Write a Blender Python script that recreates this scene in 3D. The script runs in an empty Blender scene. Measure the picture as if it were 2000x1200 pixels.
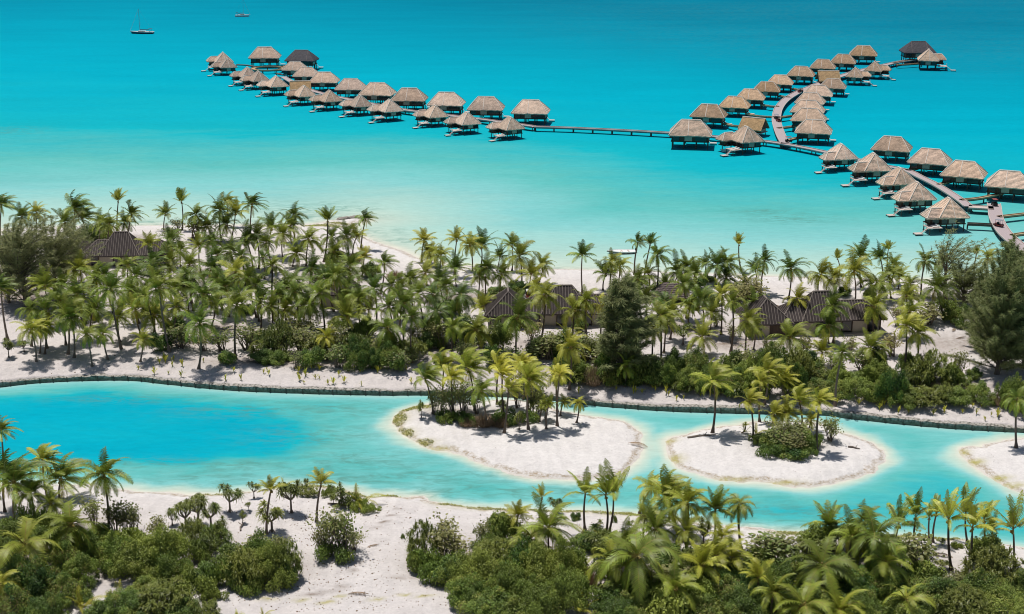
import bpy, math, random
import numpy as np
from mathutils import Vector, Matrix, Quaternion
random.seed(7); rng = np.random.default_rng(7)
R = math.radians
scene = bpy.context.scene
col = scene.collection

# ------------------------------------------------------------------ camera maths
CAM_H, PITCH, FPX = 80.0, R(17.0), 2777.8          # metres, tilt below horizon, focal length in photo pixels
cp, sp = math.cos(PITCH), math.sin(PITCH)
def ray(px, py):
    a, b = (px-1000)/FPX, (600-py)/FPX
    return Vector((a, cp + b*sp, -sp + b*cp))
def at(px, py, z=0.0):
    d = ray(px, py); t = (z-CAM_H)/d.z
    return Vector((d.x*t, d.y*t, z))
def at_y(px, py, Y):
    d = ray(px, py); t = Y/d.y
    return Vector((d.x*t, Y, CAM_H + d.z*t))
def pix(p):
    y = p[1]*cp - (p[2]-CAM_H)*sp; u = p[1]*sp + (p[2]-CAM_H)*cp
    return 1000 + FPX*p[0]/y, 600 - FPX*u/y
def mpp(p):                                       # photo pixels per metre at a point
    return FPX/(p[1]*cp - (p[2]-CAM_H)*sp)

# ------------------------------------------------------------------ object helpers
def tag(o, label=None, cat=None, group=None, kind=None):
    if label: o['label'] = label
    if cat: o['category'] = cat
    if group: o['group'] = group
    if kind: o['kind'] = kind
    return o
def empty(name, loc=(0, 0, 0), rz=0.0, sc=1.0):
    o = bpy.data.objects.new(name, None); o.empty_display_size = 0.3
    col.objects.link(o); o.location = loc; o.rotation_euler = (0, 0, rz); o.scale = (sc, sc, sc)
    return o
def kids(o): return list(o.children)
def copy_tree(o, parent=None):
    ch = KIDS.get(o.name, None)
    c = o.copy(); col.objects.link(c)
    if parent is not None: c.parent = parent
    mine = []
    for k in ch or []:
        mine.append(copy_tree(k, c))
    KIDS[c.name] = mine
    return c
KIDS = {}
class MB:
    def __init__(s): s.v = []; s.f = []; s.m = []; s.a = []; s.mi = 0; s.av = 0.0
    def add(s, p): s.v.append((p[0], p[1], p[2])); s.a.append(s.av); return len(s.v)-1
    def face(s, *ps):
        i = [s.add(p) for p in ps]; s.f.append(i); s.m.append(s.mi)
    def idx(s, *i): s.f.append(list(i)); s.m.append(s.mi)
    def box(s, c, d, rz=0.0, taper=1.0):
        cx, cy, cz = c; hx, hy, hz = d[0]/2, d[1]/2, d[2]/2
        ca, sa = math.cos(rz), math.sin(rz); k = []
        for z in (-1, 1):
            t = taper if z > 0 else 1
            for x, y in ((-1, -1), (1, -1), (1, 1), (-1, 1)):
                X, Y = x*hx*t, y*hy*t
                k.append(s.add((cx+X*ca-Y*sa, cy+X*sa+Y*ca, cz+z*hz)))
        for q in ((3, 2, 1, 0), (4, 5, 6, 7), (0, 1, 5, 4), (1, 2, 6, 5), (2, 3, 7, 6), (3, 0, 4, 7)):
            s.idx(*[k[i] for i in q])
    def tube(s, pts, rad, n=6, cap=True):
        pts = [Vector(p) for p in pts]; rings = []
        for i, p in enumerate(pts):
            d = (pts[min(i+1, len(pts)-1)] - pts[max(i-1, 0)]).normalized()
            a = d.cross(Vector((0, 0, 1)) if abs(d.z) < .95 else Vector((1, 0, 0))).normalized(); b = d.cross(a)
            r = rad[i] if hasattr(rad, '__len__') else rad
            rings.append([s.add(p + a*(r*math.cos(2*math.pi*k/n)) + b*(r*math.sin(2*math.pi*k/n))) for k in range(n)])
        for A, B in zip(rings, rings[1:]):
            for k in range(n): s.idx(A[k], A[(k+1) % n], B[(k+1) % n], B[k])
        if cap: s.f.append(rings[-1]); s.m.append(s.mi); s.f.append(rings[0][::-1]); s.m.append(s.mi)
    def bar(s, p, q, w, h=None):
        p, q = Vector(p), Vector(q); h = h or w
        d = (q-p).normalized(); a = d.cross(Vector((0, 0, 1)) if abs(d.z) < .95 else Vector((1, 0, 0))).normalized()
        b = a.cross(d); k = []
        for e in (p, q):
            for x, y in ((-1, -1), (1, -1), (1, 1), (-1, 1)): k.append(s.add(e + a*(x*w/2) + b*(y*h/2)))
        for qd in ((3, 2, 1, 0), (4, 5, 6, 7), (0, 1, 5, 4), (1, 2, 6, 5), (2, 3, 7, 6), (3, 0, 4, 7)): s.idx(*[k[i] for i in qd])
    def mesh(s, name, mats, smooth=False):
        me = bpy.data.meshes.new(name); me.from_pydata(s.v, [], s.f)
        for m in (mats if isinstance(mats, (list, tuple)) else [mats]): me.materials.append(m)
        if any(s.m): me.polygons.foreach_set('material_index', s.m)
        at_ = me.attributes.new('v', 'FLOAT', 'POINT'); at_.data.foreach_set('value', s.a)
        if smooth: me.polygons.foreach_set('use_smooth', [True]*len(s.f))
        me.update(); return me
    def build(s, name, mats, parent=None, smooth=False, loc=None):
        return link(name, s.mesh(name, mats, smooth), parent, loc)
def link(name, me, parent=None, loc=None):
    o = bpy.data.objects.new(name, me); col.objects.link(o)
    if parent is not None: o.parent = parent; KIDS.setdefault(parent.name, []).append(o)
    if loc is not None: o.location = loc
    return o

# ------------------------------------------------------------------ materials
def newmat(name):
    m = bpy.data.materials.new(name); m.use_nodes = True
    return m, m.node_tree.nodes, m.node_tree.links, m.node_tree.nodes['Principled BSDF']
def nd(n, t, **k):
    x = n.new(t)
    for a, b in k.items(): setattr(x, a, b)
    return x
def sval(x, **k):
    for a, b in k.items(): x.inputs[a.replace('_', ' ')].default_value = b
    return x
def lin(r, g, b):
    f = lambda c: (c/255/12.92) if c/255 <= .04045 else ((c/255+.055)/1.055)**2.4
    return (f(r), f(g), f(b), 1)
def ramp(n, stops, interp='LINEAR'):
    x = n.new('ShaderNodeValToRGB'); e = x.color_ramp.elements; x.color_ramp.interpolation = interp
    e[0].position, e[0].color = stops[0][0], stops[0][1]; e[1].position, e[1].color = stops[-1][0], stops[-1][1]
    for p, c in stops[1:-1]:
        q = e.new(p); q.color = c
    return x
def mixc(n, l, fac, a, b, typ='MIX'):
    x = n.new('ShaderNodeMix'); x.data_type = 'RGBA'; x.blend_type = typ
    for sock, val in ((x.inputs[0], fac), (x.inputs[6], a), (x.inputs[7], b)):
        if hasattr(val, 'links'): l.new(val, sock)
        else: sock.default_value = val
    return x.outputs[2]
def math_(n, l, op, a, b=0.0, c=None, clamp=False):
    x = n.new('ShaderNodeMath'); x.operation = op; x.use_clamp = clamp
    for i, val in enumerate((a, b, c)):
        if val is None: continue
        if hasattr(val, 'links'): l.new(val, x.inputs[i])
        else: x.inputs[i].default_value = val
    return x.outputs[0]
def noise(n, l, scale, vec=None, detail=4, rough=.6, dist=0.0):
    x = n.new('ShaderNodeTexNoise'); x.inputs['Scale'].default_value = scale; x.inputs['Detail'].default_value = detail
    x.inputs['Roughness'].default_value = rough; x.inputs['Distortion'].default_value = dist
    if vec is not None: l.new(vec, x.inputs['Vector'])
    return x.outputs['Fac']
def objco(n): return n.new('ShaderNodeTexCoord').outputs['Object']
def worldpos(n): return n.new('ShaderNodeNewGeometry').outputs['Position']
def attr(n, name, typ='GEOMETRY'):
    x = n.new('ShaderNodeAttribute'); x.attribute_name = name; x.attribute_type = typ; return x.outputs['Fac']
def scaled(n, l, vec, s):
    x = n.new('ShaderNodeMapping'); l.new(vec, x.inputs['Vector']); x.inputs['Scale'].default_value = s; return x.outputs[0]
def bump(n, l, h, bsdf, strength=.5, dist=.05):
    x = n.new('ShaderNodeBump'); x.inputs['Strength'].default_value = strength; x.inputs['Distance'].default_value = dist
    l.new(h, x.inputs['Height']); l.new(x.outputs[0], bsdf.inputs['Normal'])
def rand(n): return n.new('ShaderNodeObjectInfo').outputs['Random']

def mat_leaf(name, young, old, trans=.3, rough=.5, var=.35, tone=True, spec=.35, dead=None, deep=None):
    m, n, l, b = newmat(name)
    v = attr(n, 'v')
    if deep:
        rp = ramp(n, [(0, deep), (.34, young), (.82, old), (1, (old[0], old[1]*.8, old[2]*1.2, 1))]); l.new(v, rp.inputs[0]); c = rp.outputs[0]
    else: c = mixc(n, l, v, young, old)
    if dead:
        rp = ramp(n, [(.0, (0, 0, 0, 1)), (.86, (0, 0, 0, 1)), (1, (.9, .9, .9, 1))]); l.new(v, rp.inputs[0]); c = mixc(n, l, rp.outputs[0], c, dead)
    if tone:
        t = attr(n, 'tone', 'OBJECT')
        c = mixc(n, l, t, c, (old[0]*1.05, old[1]*1.0, old[2], 1))
    r = rand(n)
    bri = math_(n, l, 'MULTIPLY_ADD', r, var*1.6, 1-var*.75)
    nz = noise(n, l, 1.3, objco(n), 2)
    bri = math_(n, l, 'MULTIPLY', bri, math_(n, l, 'MULTIPLY_ADD', nz, .9, .55))
    mul = n.new('ShaderNodeVectorMath'); mul.operation = 'SCALE'; l.new(c, mul.inputs[0]); l.new(bri, mul.inputs['Scale'])
    l.new(mul.outputs[0], b.inputs['Base Color']); sval(b, Roughness=rough); b.inputs['Specular IOR Level'].default_value = spec
    tr = n.new('ShaderNodeBsdfTranslucent'); l.new(mul.outputs[0], tr.inputs['Color'])
    mx = n.new('ShaderNodeMixShader'); mx.inputs[0].default_value = trans
    l.new(b.outputs[0], mx.inputs[1]); l.new(tr.outputs[0], mx.inputs[2])
    l.new(mx.outputs[0], n['Material Output'].inputs['Surface'])
    return m
def mat_plain(name, c, rough=.8, var=.25, scale=2.0, c2=None, bumps=0.0, spec=.3, stretch=(1, 1, 1), objvar=0.0):
    m, n, l, b = newmat(name)
    co = scaled(n, l, objco(n), stretch)
    nz = noise(n, l, scale, co, 6, .65)
    rp = ramp(n, [(.25, tuple(x*(1-var) for x in c[:3])+(1,)), (.75, (c2 or tuple(min(1, x*(1+var)) for x in c[:3])+(1,)))])
    l.new(nz, rp.inputs[0]); out = rp.outputs[0]
    if objvar:
        mul = n.new('ShaderNodeVectorMath'); mul.operation = 'SCALE'; l.new(out, mul.inputs[0])
        l.new(math_(n, l, 'MULTIPLY_ADD', rand(n), objvar*2, 1-objvar), mul.inputs['Scale']); out = mul.outputs[0]
    l.new(out, b.inputs['Base Color']); sval(b, Roughness=rough); b.inputs['Specular IOR Level'].default_value = spec
    if bumps: bump(n, l, nz, b, bumps, .05)
    return m

def mat_thatch(name, grey, tan, fleck=.35):
    m, n, l, b = newmat(name)
    t = attr(n, 'tone', 'OBJECT')
    c = mixc(n, l, t, grey, tan)
    oc = objco(n)
    big = noise(n, l, .55, oc, 3)
    fine = noise(n, l, 7.0, scaled(n, l, oc, (1, 1, .35)), 5, .75)
    rows = n.new('ShaderNodeTexWave'); rows.wave_type = 'BANDS'; rows.bands_direction = 'Z'
    rows.inputs['Scale'].default_value = 1.1; rows.inputs['Distortion'].default_value = 3.0; rows.inputs['Detail'].default_value = 3
    l.new(oc, rows.inputs['Vector'])
    md = noise(n, l, 2.0, scaled(n, l, oc, (1, 1, .5)), 6, .8)
    k = math_(n, l, 'ADD', math_(n, l, 'MULTIPLY_ADD', big, .7, .0), math_(n, l, 'ADD', math_(n, l, 'MULTIPLY_ADD', md, 1.5, -.42), math_(n, l, 'MULTIPLY', fine, .55)))
    k = math_(n, l, 'ADD', k, math_(n, l, 'MULTIPLY_ADD', rows.outputs['Fac'], .16, -.14))
    k = math_(n, l, 'MULTIPLY', k, math_(n, l, 'MULTIPLY_ADD', rand(n), .5, .74))
    mul = n.new('ShaderNodeVectorMath'); mul.operation = 'SCALE'; l.new(c, mul.inputs[0]); l.new(k, mul.inputs['Scale'])
    l.new(mul.outputs[0], b.inputs['Base Color']); sval(b, Roughness=.95); b.inputs['Specular IOR Level'].default_value = .1
    bump(n, l, math_(n, l, 'ADD', fine, rows.outputs['Fac']), b, .7, .12)
    return m

M = {}
M['thatch'] = mat_thatch('thatch', (.63, .48, .39, 1), (.56, .37, .225, 1))
M['oldthatch'] = mat_thatch('old_thatch', (.13, .105, .10, 1), (.13, .105, .09, 1))
M['newthatch'] = mat_thatch('new_thatch', (.46, .29, .15, 1), (.40, .27, .15, 1))
M['cap'] = mat_plain('ridge_thatch', (.72, .63, .56), .95, .25, 3.0)
M['darkroof'] = mat_plain('tarred_roof', (.060, .056, .066), .8, .3, 1.2)
M['batten'] = mat_plain('roof_batten', (.21, .175, .155), .8, .3, 1.5)
M['shingle'] = mat_plain('brown_shingle', (.048, .038, .037), .85, .35, 2.5, bumps=.3)
M['darkwood'] = mat_plain('dark_wood', (.075, .052, .038), .75, .4, 2.0, stretch=(1, 1, .2))
M['panel'] = mat_plain('woven_panel', (.42, .37, .30), .85, .18, 5.0)
M['stilt'] = mat_plain('stilt_wood', (.10, .082, .07), .8, .35, 2.0)
M['deck'] = mat_plain('pinkish_deck', (.37, .31, .315), .85, .25, 1.4, stretch=(3, 3, 1), bumps=.2)
M['tandeck'] = mat_plain('tan_deck', (.42, .30, .18), .85, .3, 1.4, stretch=(3, 3, 1), bumps=.2)
M['paledeck'] = mat_plain('pale_deck', (.50, .42, .38), .85, .2, 1.4, stretch=(3, 3, 1))
M['beige'] = mat_plain('beige_wall', (.46, .40, .33), .85, .14, 1.3, stretch=(1, 1, .3))
M['white'] = mat_plain('white_paint', (.80, .80, .78), .35, .05, 1.0, spec=.5)
M['navy'] = mat_plain('navy_paint', (.02, .035, .08), .4, .1, 1.0, spec=.5)
M['black'] = mat_plain('black_plastic', (.02, .02, .022), .5, .1, 1.0)
M['red'] = mat_plain('red_paint', (.26, .05, .04), .4, .1, 1.0, spec=.5)
M['grey'] = mat_plain('grey_paint', (.25, .26, .30), .5, .1, 1.0)
M['alu'] = mat_plain('mast_metal', (.35, .36, .38), .4, .1, 1.0)
M['glass'] = mat_plain('window_dark', (.012, .016, .018), .15, .1, 1.0, spec=.6)
M['trunk'] = mat_plain('palm_trunk', (.155, .118, .093), .9, .35, 3.0, bumps=.6, stretch=(.6, .6, 3), objvar=.35)
M['bark'] = mat_plain('bark', (.17, .14, .115), .9, .35, 3.0, bumps=.5, stretch=(1, 1, .4), objvar=.25)
M['rock'] = mat_plain('rubble', (.24, .215, .19), .9, .5, 1.5, bumps=.6)
M['palm'] = mat_leaf('palm_leaf', (.138, .25, .025, 1), (.54, .53, .065, 1), .16, .5, .2, deep=(.04, .09, .016, 1))  # deep: shade inside the crown, put into the colour of the youngest fronds
M['rachis'] = mat_leaf('palm_rib', (.20, .21, .045, 1), (.36, .25, .07, 1), .1, .5, .2)
M['deadfrond'] = mat_plain('dead_frond', (.25, .165, .09), .9, .35, 3.0, objvar=.25)
M['shrub'] = mat_leaf('shrub_leaf', (.072, .16, .027, 1), (.28, .34, .06, 1), .2, .55, .2, deep=(.026, .066, .016, 1), dead=(.24, .15, .075, 1))
M['sparse'] = mat_leaf('round_leaf', (.15, .25, .055, 1), (.36, .34, .15, 1), .5, .5, .2)
M['pandan'] = mat_leaf('strap_leaf', (.08, .145, .03, 1), (.23, .25, .055, 1), .2, .4, .25)
M['needle'] = mat_leaf('ironwood_needle', (.135, .195, .045, 1), (.32, .35, .16, 1), .42, .6, .15)
M['dry'] = mat_leaf('dry_twig', (.20, .135, .085, 1), (.30, .22, .14, 1), .1, .8, .3)
M['moss'] = mat_leaf('creeper_leaf', (.18, .215, .03, 1), (.30, .28, .05, 1), .2, .6, .3, tone=False)

def mat_ground():
    m, n, l, b = newmat('coral_sand')
    p = worldpos(n)
    sd, litter, algae, pale = attr(n, 'shore'), attr(n, 'litter'), attr(n, 'algae'), attr(n, 'pale')
    big = noise(n, l, .09, p, 5, .6); mid = noise(n, l, .55, p, 6, .7); fine = noise(n, l, 2.3, p, 7, .8)
    c = mixc(n, l, big, (.50, .445, .425, 1), (.67, .635, .615, 1))
    c = mixc(n, l, pale, mixc(n, l, .55, c, (.40, .335, .32, 1)), mixc(n, l, .6, c, (.72, .71, .70, 1)))
    k = math_(n, l, 'ADD', math_(n, l, 'MULTIPLY_ADD', mid, .42, .66), math_(n, l, 'MULTIPLY_ADD', fine, .72, -.21))
    mul = n.new('ShaderNodeVectorMath'); mul.operation = 'SCALE'; l.new(c, mul.inputs[0]); l.new(k, mul.inputs['Scale']); c = mul.outputs[0]
    # fallen leaves and coral lumps
    vo = n.new('ShaderNodeTexVoronoi'); vo.inputs['Scale'].default_value = 1.35; vo.inputs['Randomness'].default_value = 1; l.new(p, vo.inputs['Vector'])
    spk = math_(n, l, 'LESS_THAN', vo.outputs['Distance'], math_(n, l, 'MULTIPLY_ADD', noise(n, l, .25, p, 3), .36, -.12))
    c = mixc(n, l, math_(n, l, 'MULTIPLY', spk, .55), c, (.16, .12, .085, 1))
    lt = math_(n, l, 'MULTIPLY', litter, math_(n, l, 'MULTIPLY_ADD', noise(n, l, 1.1, p, 5, .7), 2.2, -.45, clamp=True), clamp=True)
    c = mixc(n, l, lt, c, mixc(n, l, fine, (.085, .062, .042, 1), (.27, .195, .14, 1)))
    # tide line : wrack and yellow algae
    tide = ramp(n, [(0, (0, 0, 0, 1)), (.05, (.8, .8, .8, 1)), (.16, (.95, .95, .95, 1)), (.27, (0, 0, 0, 1))])
    l.new(math_(n, l, 'MULTIPLY', math_(n, l, 'ADD', sd, math_(n, l, 'MULTIPLY_ADD', mid, 2.6, -1.3)), .2), tide.inputs[0])
    wr = math_(n, l, 'MULTIPLY', tide.outputs[0], math_(n, l, 'MULTIPLY_ADD', noise(n, l, 2.4, p, 6, .8), 5.0, -2.0, clamp=True))
    c = mixc(n, l, math_(n, l, 'MULTIPLY', wr, .9), c, (.28, .20, .105, 1))
    al = math_(n, l, 'MULTIPLY', algae, math_(n, l, 'MULTIPLY_ADD', noise(n, l, 1.3, p, 4), 2.4, -.4, clamp=True), clamp=True)
    c = mixc(n, l, al, c, mixc(n, l, fine, (.30, .24, .05, 1), (.42, .41, .10, 1)))
    wet = math_(n, l, 'MULTIPLY_ADD', sd, -1.4, .75, clamp=True)
    c = mixc(n, l, math_(n, l, 'MULTIPLY', wet, .4), c, (.56, .50, .40, 1))
    l.new(c, b.inputs['Base Color']); sval(b, Roughness=.95); b.inputs['Specular IOR Level'].default_value = .15
    rk = n.new('ShaderNodeTexWave'); rk.inputs['Scale'].default_value = .16; rk.inputs['Distortion'].default_value = 9; rk.inputs['Detail'].default_value = 4; rk.inputs['Detail Scale'].default_value = .5; l.new(p, rk.inputs['Vector'])
    bump(n, l, math_(n, l, 'ADD', math_(n, l, 'ADD', mid, math_(n, l, 'MULTIPLY', rk.outputs['Fac'], .35)), math_(n, l, 'MULTIPLY', fine, .6)), b, .8, .32)
    return m
def mat_water():
    m, n, l, b = newmat('lagoon_water')
    p = worldpos(n); D = attr(n, 'depth'); weed = attr(n, 'weed')
    st = scaled(n, l, p, (.55, 1.5, 1))
    n1 = noise(n, l, .12, st, 5, .65, .6); n2 = noise(n, l, .035, scaled(n, l, p, (.4, 1.3, 1)), 4, .6)
    shal = ramp(n, [(.1, (0, 0, 0, 1)), (.3, (1, 1, 1, 1)), (.5, (1, 1, 1, 1)), (.75, (.35, .35, .35, 1))]); l.new(D, shal.inputs[0])
    d = math_(n, l, 'ADD', D, math_(n, l, 'MULTIPLY', math_(n, l, 'MULTIPLY', shal.outputs[0], attr(n, 'inner')), math_(n, l, 'MULTIPLY_ADD', n1, .26, -.13)))
    d = math_(n, l, 'ADD', d, math_(n, l, 'MULTIPLY_ADD', n2, .10, -.05))
    rp = ramp(n, [(q, tuple(.70*v for v in lin(*w)[:3])+(1,)) for q, w in ((0, (237, 234, 218)), (.07, (210, 227, 213)), (.16, (190, 224, 213)), (.30, (138, 211, 210)), (.42, (98, 197, 194)),
                  (.54, (22, 187, 201)), (.66, (0, 179, 204)), (.80, (0, 158, 186)), (.92, (0, 135, 165)), (1, (0, 120, 152)))])
    l.new(d, rp.inputs[0]); c = rp.outputs[0]
    w = math_(n, l, 'MULTIPLY', weed, math_(n, l, 'MULTIPLY_ADD', noise(n, l, .45, st, 6, .72, .8), 5.0, -2.15, clamp=True), clamp=True)
    c = mixc(n, l, math_(n, l, 'MULTIPLY', w, .75), c, (.085, .225, .19, 1))
    wi = math_(n, l, 'ADD', math_(n, l, 'MULTIPLY_ADD', noise(n, l, .8, scaled(n, l, p, (.45, 1.3, 1)), 6, .75), .42, .80), math_(n, l, 'MULTIPLY_ADD', noise(n, l, .045, scaled(n, l, p, (.3, 1.2, 1)), 5, .7), .22, -.12))
    mul = n.new('ShaderNodeVectorMath'); mul.operation = 'SCALE'; l.new(c, mul.inputs[0]); l.new(wi, mul.inputs['Scale'])
    n.remove(b); df = n.new('ShaderNodeBsdfDiffuse'); gl = n.new('ShaderNodeBsdfGlossy'); gl.inputs['Roughness'].default_value = .35
    l.new(mul.outputs[0], df.inputs['Color']); mx = n.new('ShaderNodeMixShader'); mx.inputs[0].default_value = .008
    l.new(df.outputs[0], mx.inputs[1]); l.new(gl.outputs[0], mx.inputs[2]); l.new(mx.outputs[0], n['Material Output'].inputs['Surface'])
    rip = noise(n, l, 1.1, scaled(n, l, p, (.5, 1.5, 1)), 5, .65); bump(n, l, rip, df, .3, .14); bump(n, l, rip, gl, .3, .14)
    return m
def mat_wall():
    m, n, l, b = newmat('gabion_stone')
    p = worldpos(n); v = n.new('ShaderNodeTexVoronoi'); v.inputs['Scale'].default_value = 2.6; l.new(p, v.inputs['Vector'])
    z = nd(n, 'ShaderNodeSeparateXYZ'); l.new(p, z.inputs[0])
    st = ramp(n, [(.0, (.46, .43, .40, 1)), (.5, (.30, .28, .25, 1)), (.8, (.09, .09, .075, 1))]); l.new(v.outputs['Distance'], st.inputs[0])
    hgt = math_(n, l, 'ADD', z.outputs[2], math_(n, l, 'MULTIPLY_ADD', noise(n, l, .8, p, 4), .5, -.25))
    moss = math_(n, l, 'MULTIPLY_ADD', hgt, -2.2, 1.75, clamp=True)
    c = mixc(n, l, math_(n, l, 'MULTIPLY', moss, .8), st.outputs[0], (.10, .125, .09, 1))
    l.new(c, b.inputs['Base Color']); sval(b, Roughness=.95); bump(n, l, v.outputs['Distance'], b, .8, .12)
    return m
M['ground'], M['water'], M['gabion'] = mat_ground(), mat_water(), mat_wall()
SKY, SUN, EXPO = 0.06, 4.4, 0.0
# ------------------------------------------------------------------ the lie of the land
OCEAN = [(-420,486),(-150,462),(0,450),(100,445),(170,443),(330,441),(480,441),(560,441),(610,438),(650,431),(690,426),(714,425),(720,430),(700,438),(690,448),(705,459),(735,473),(790,491),(820,505),(880,516),(960,522),(1060,525),(1130,527),(1200,529),(1305,532),(1450,538),(1580,542),(1700,545),(1850,548),(2000,549),(2200,556),(2450,572)]
WALL = [(-420,800),(-200,778),(0,757),(62,750),(150,745),(250,744),(312,750),(400,759),(500,766),(650,771),(750,773),(831,773),(960,775),(1062,781),(1150,792),(1270,802),(1389,807),(1587,811),(1662,819),(1775,831),(1887,840),(2000,846),(2200,858),(2450,876)]
SOUTH = [(-420,930),(-100,945),(0,948),(100,948),(180,950),(240,958),(330,964),(420,966),(485,960),(560,951),(620,950),(680,960),(720,970),(760,968),(797,970),(825,968),(850,980),(900,988),(950,993),(1050,997),(1150,1000),(1250,1004),(1330,1014),(1400,1026),(1447,1031),(1500,1034),(1561,1039),(1642,1043),(1700,1046),(1780,1046),(1850,1049),(1902,1053),(1950,1060),(2000,1069),(2200,1095),(2450,1130)]
ISLES = [[(812,793),(781,806),(770,824),(776,842),(802,860),(841,876),(893,886),(919,899),(958,912),(1010,928),(1062,936),(1114,939),(1166,935),(1218,923),(1244,902),(1253,870),(1250,845),(1231,830),(1192,819),(1140,811),(1088,800),(1049,787),(984,783),(932,783),(867,786)],
 [(1299,860),(1325,851),(1374,841),(1430,830),(1460,826),(1490,824),(1542,824),(1610,830),(1655,849),(1700,864),(1728,886),(1726,905),(1700,924),(1662,939),(1606,951),(1550,950),(1494,942),(1419,939),(1362,928),(1325,912),(1302,886)],
 [(1873,880),(1905,873),(1935,865),(1965,858),(2000,857),(2080,860),(2170,880),(2210,915),(2170,960),(2090,980),(2000,963),(1952,943),(1910,914),(1880,894)]]
DEEP = [(-300,800),(-100,788),(60,779),(150,774),(250,777),(375,790),(470,806),(560,832),(600,860),(565,884),(500,894),(375,896),(200,902),(60,890),(-100,885),(-300,880)]
DEEP2 = [(1640,985),(1760,930),(1830,925),(1900,955),(2000,1000),(2200,1040),(2200,1075),(1990,1050),(1850,1030),(1650,1028),(1450,1008),(1500,985)]
def wpts(L): return np.array([at(x, y)[:2] for x, y in L])
def smooth(P, n=5, closed=False):
    N = len(P); out = []
    rngi = range(N if closed else N-1)
    g = lambda i: P[i % N] if closed else P[min(max(i, 0), N-1)]
    for i in rngi:
        a, b, c, d = g(i-1), g(i), g(i+1), g(i+2)
        for k in range(n):
            t = k/n
            out.append(.5*((2*b)+(c-a)*t+(2*a-5*b+4*c-d)*t*t+(3*b-a-3*c+d)*t**3))
    if not closed: out.append(P[-1])
    return np.array(out)
P_OC, P_WA, P_SO = smooth(wpts(OCEAN)), smooth(wpts(WALL)), smooth(wpts(SOUTH))
P_IS = [smooth(wpts(i), 4, True) for i in ISLES]
POLY_N = np.vstack([P_OC, P_WA[::-1]]); POLY_S = np.vstack([P_SO, [[140, 60], [-140, 60]]])
def segdist(px, py, P, closed):
    Q = np.roll(P, -1, 0) if closed else P[1:]; A = P if closed else P[:-1]
    best = np.full(px.shape, 1e18)
    for (ax, ay), (bx, by) in zip(A, Q):
        dx, dy = bx-ax, by-ay; L = dx*dx+dy*dy+1e-12
        t = np.clip(((px-ax)*dx+(py-ay)*dy)/L, 0, 1)
        d = (px-ax-t*dx)**2+(py-ay-t*dy)**2
        np.minimum(best, d, out=best)
    return np.sqrt(best)
def inside(px, py, P):
    r = np.zeros(px.shape, bool); Q = np.roll(P, -1, 0)
    for (ax, ay), (bx, by) in zip(P, Q):
        if ay == by: continue
        c = (ay > py) != (by > py)
        r ^= c & (px < (bx-ax)*(py-ay)/(by-ay)+ax)
    return r
def sdf(px, py, P):
    d = segdist(px, py, P, True); return np.where(inside(px, py, P), d, -d)
def vnoise(x, y, s, seed=0):
    x, y = x*s, y*s; xi, yi = np.floor(x).astype(np.int64), np.floor(y).astype(np.int64); fx, fy = x-xi, y-yi
    h = lambda a, b: (np.abs(np.sin(a*127.1+b*311.7+seed*74.7)*43758.5453) % 1.0)
    ux, uy = fx*fx*(3-2*fx), fy*fy*(3-2*fy)
    return (h(xi, yi)*(1-ux)+h(xi+1, yi)*ux)*(1-uy)+(h(xi, yi+1)*(1-ux)+h(xi+1, yi+1)*ux)*uy
def sstep(a, b, x): t = np.clip((x-a)/(b-a), 0, 1); return t*t*(3-2*t)
def fbm(x, y, s, seed=0): return vnoise(x, y, s, seed)*.55+vnoise(x, y, s*2.1, seed+3)*.3+vnoise(x, y, s*4.3, seed+9)*.15
def blob(px, py, L):                               # soft patches given as (photo x, photo y, radius m across, radius m deep)
    r = np.zeros(px.shape)
    for x, y, rx, ry in L:
        p = at(x, y); r = np.maximum(r, np.exp(-(((px-p.x)/rx)**2+((py-p.y)/ry)**2)))
    return r
def coords(lo, hi, step, far_lo, far_hi, k=1.5):
    c = list(np.arange(lo, hi+1e-6, step)); s = step; v = c[-1]
    while v < far_hi: s *= k; v += s; c.append(v)
    s = step; v = c[0]; pre = []
    while v > far_lo: s *= k; v -= s; pre.append(v)
    return np.array(pre[::-1]+c)
def grid_mesh(name, X, Y, Z, attrs, mat):
    nx, ny = len(X), len(Y); me = bpy.data.meshes.new(name)
    gx, gy = np.meshgrid(X, Y); co = np.stack([gx, gy, Z], -1).reshape(-1, 3).astype(np.float32)
    i = np.arange(nx*ny).reshape(ny, nx)
    q = np.stack([i[:-1, :-1], i[:-1, 1:], i[1:, 1:], i[1:, :-1]], -1).reshape(-1, 4)
    me.vertices.add(len(co)); me.vertices.foreach_set('co', co.ravel())
    me.loops.add(q.size); me.loops.foreach_set('vertex_index', q.ravel().astype(np.int32))
    me.polygons.add(len(q)); me.polygons.foreach_set('loop_start', (np.arange(len(q))*4).astype(np.int32))
    me.polygons.foreach_set('use_smooth', np.ones(len(q), bool)); me.materials.append(mat)
    me.update(calc_edges=True)
    for k, v in attrs.items():
        a = me.attributes.new(k, 'FLOAT', 'POINT'); a.data.foreach_set('value', v.ravel().astype(np.float32))
    return link(name, me)

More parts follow.
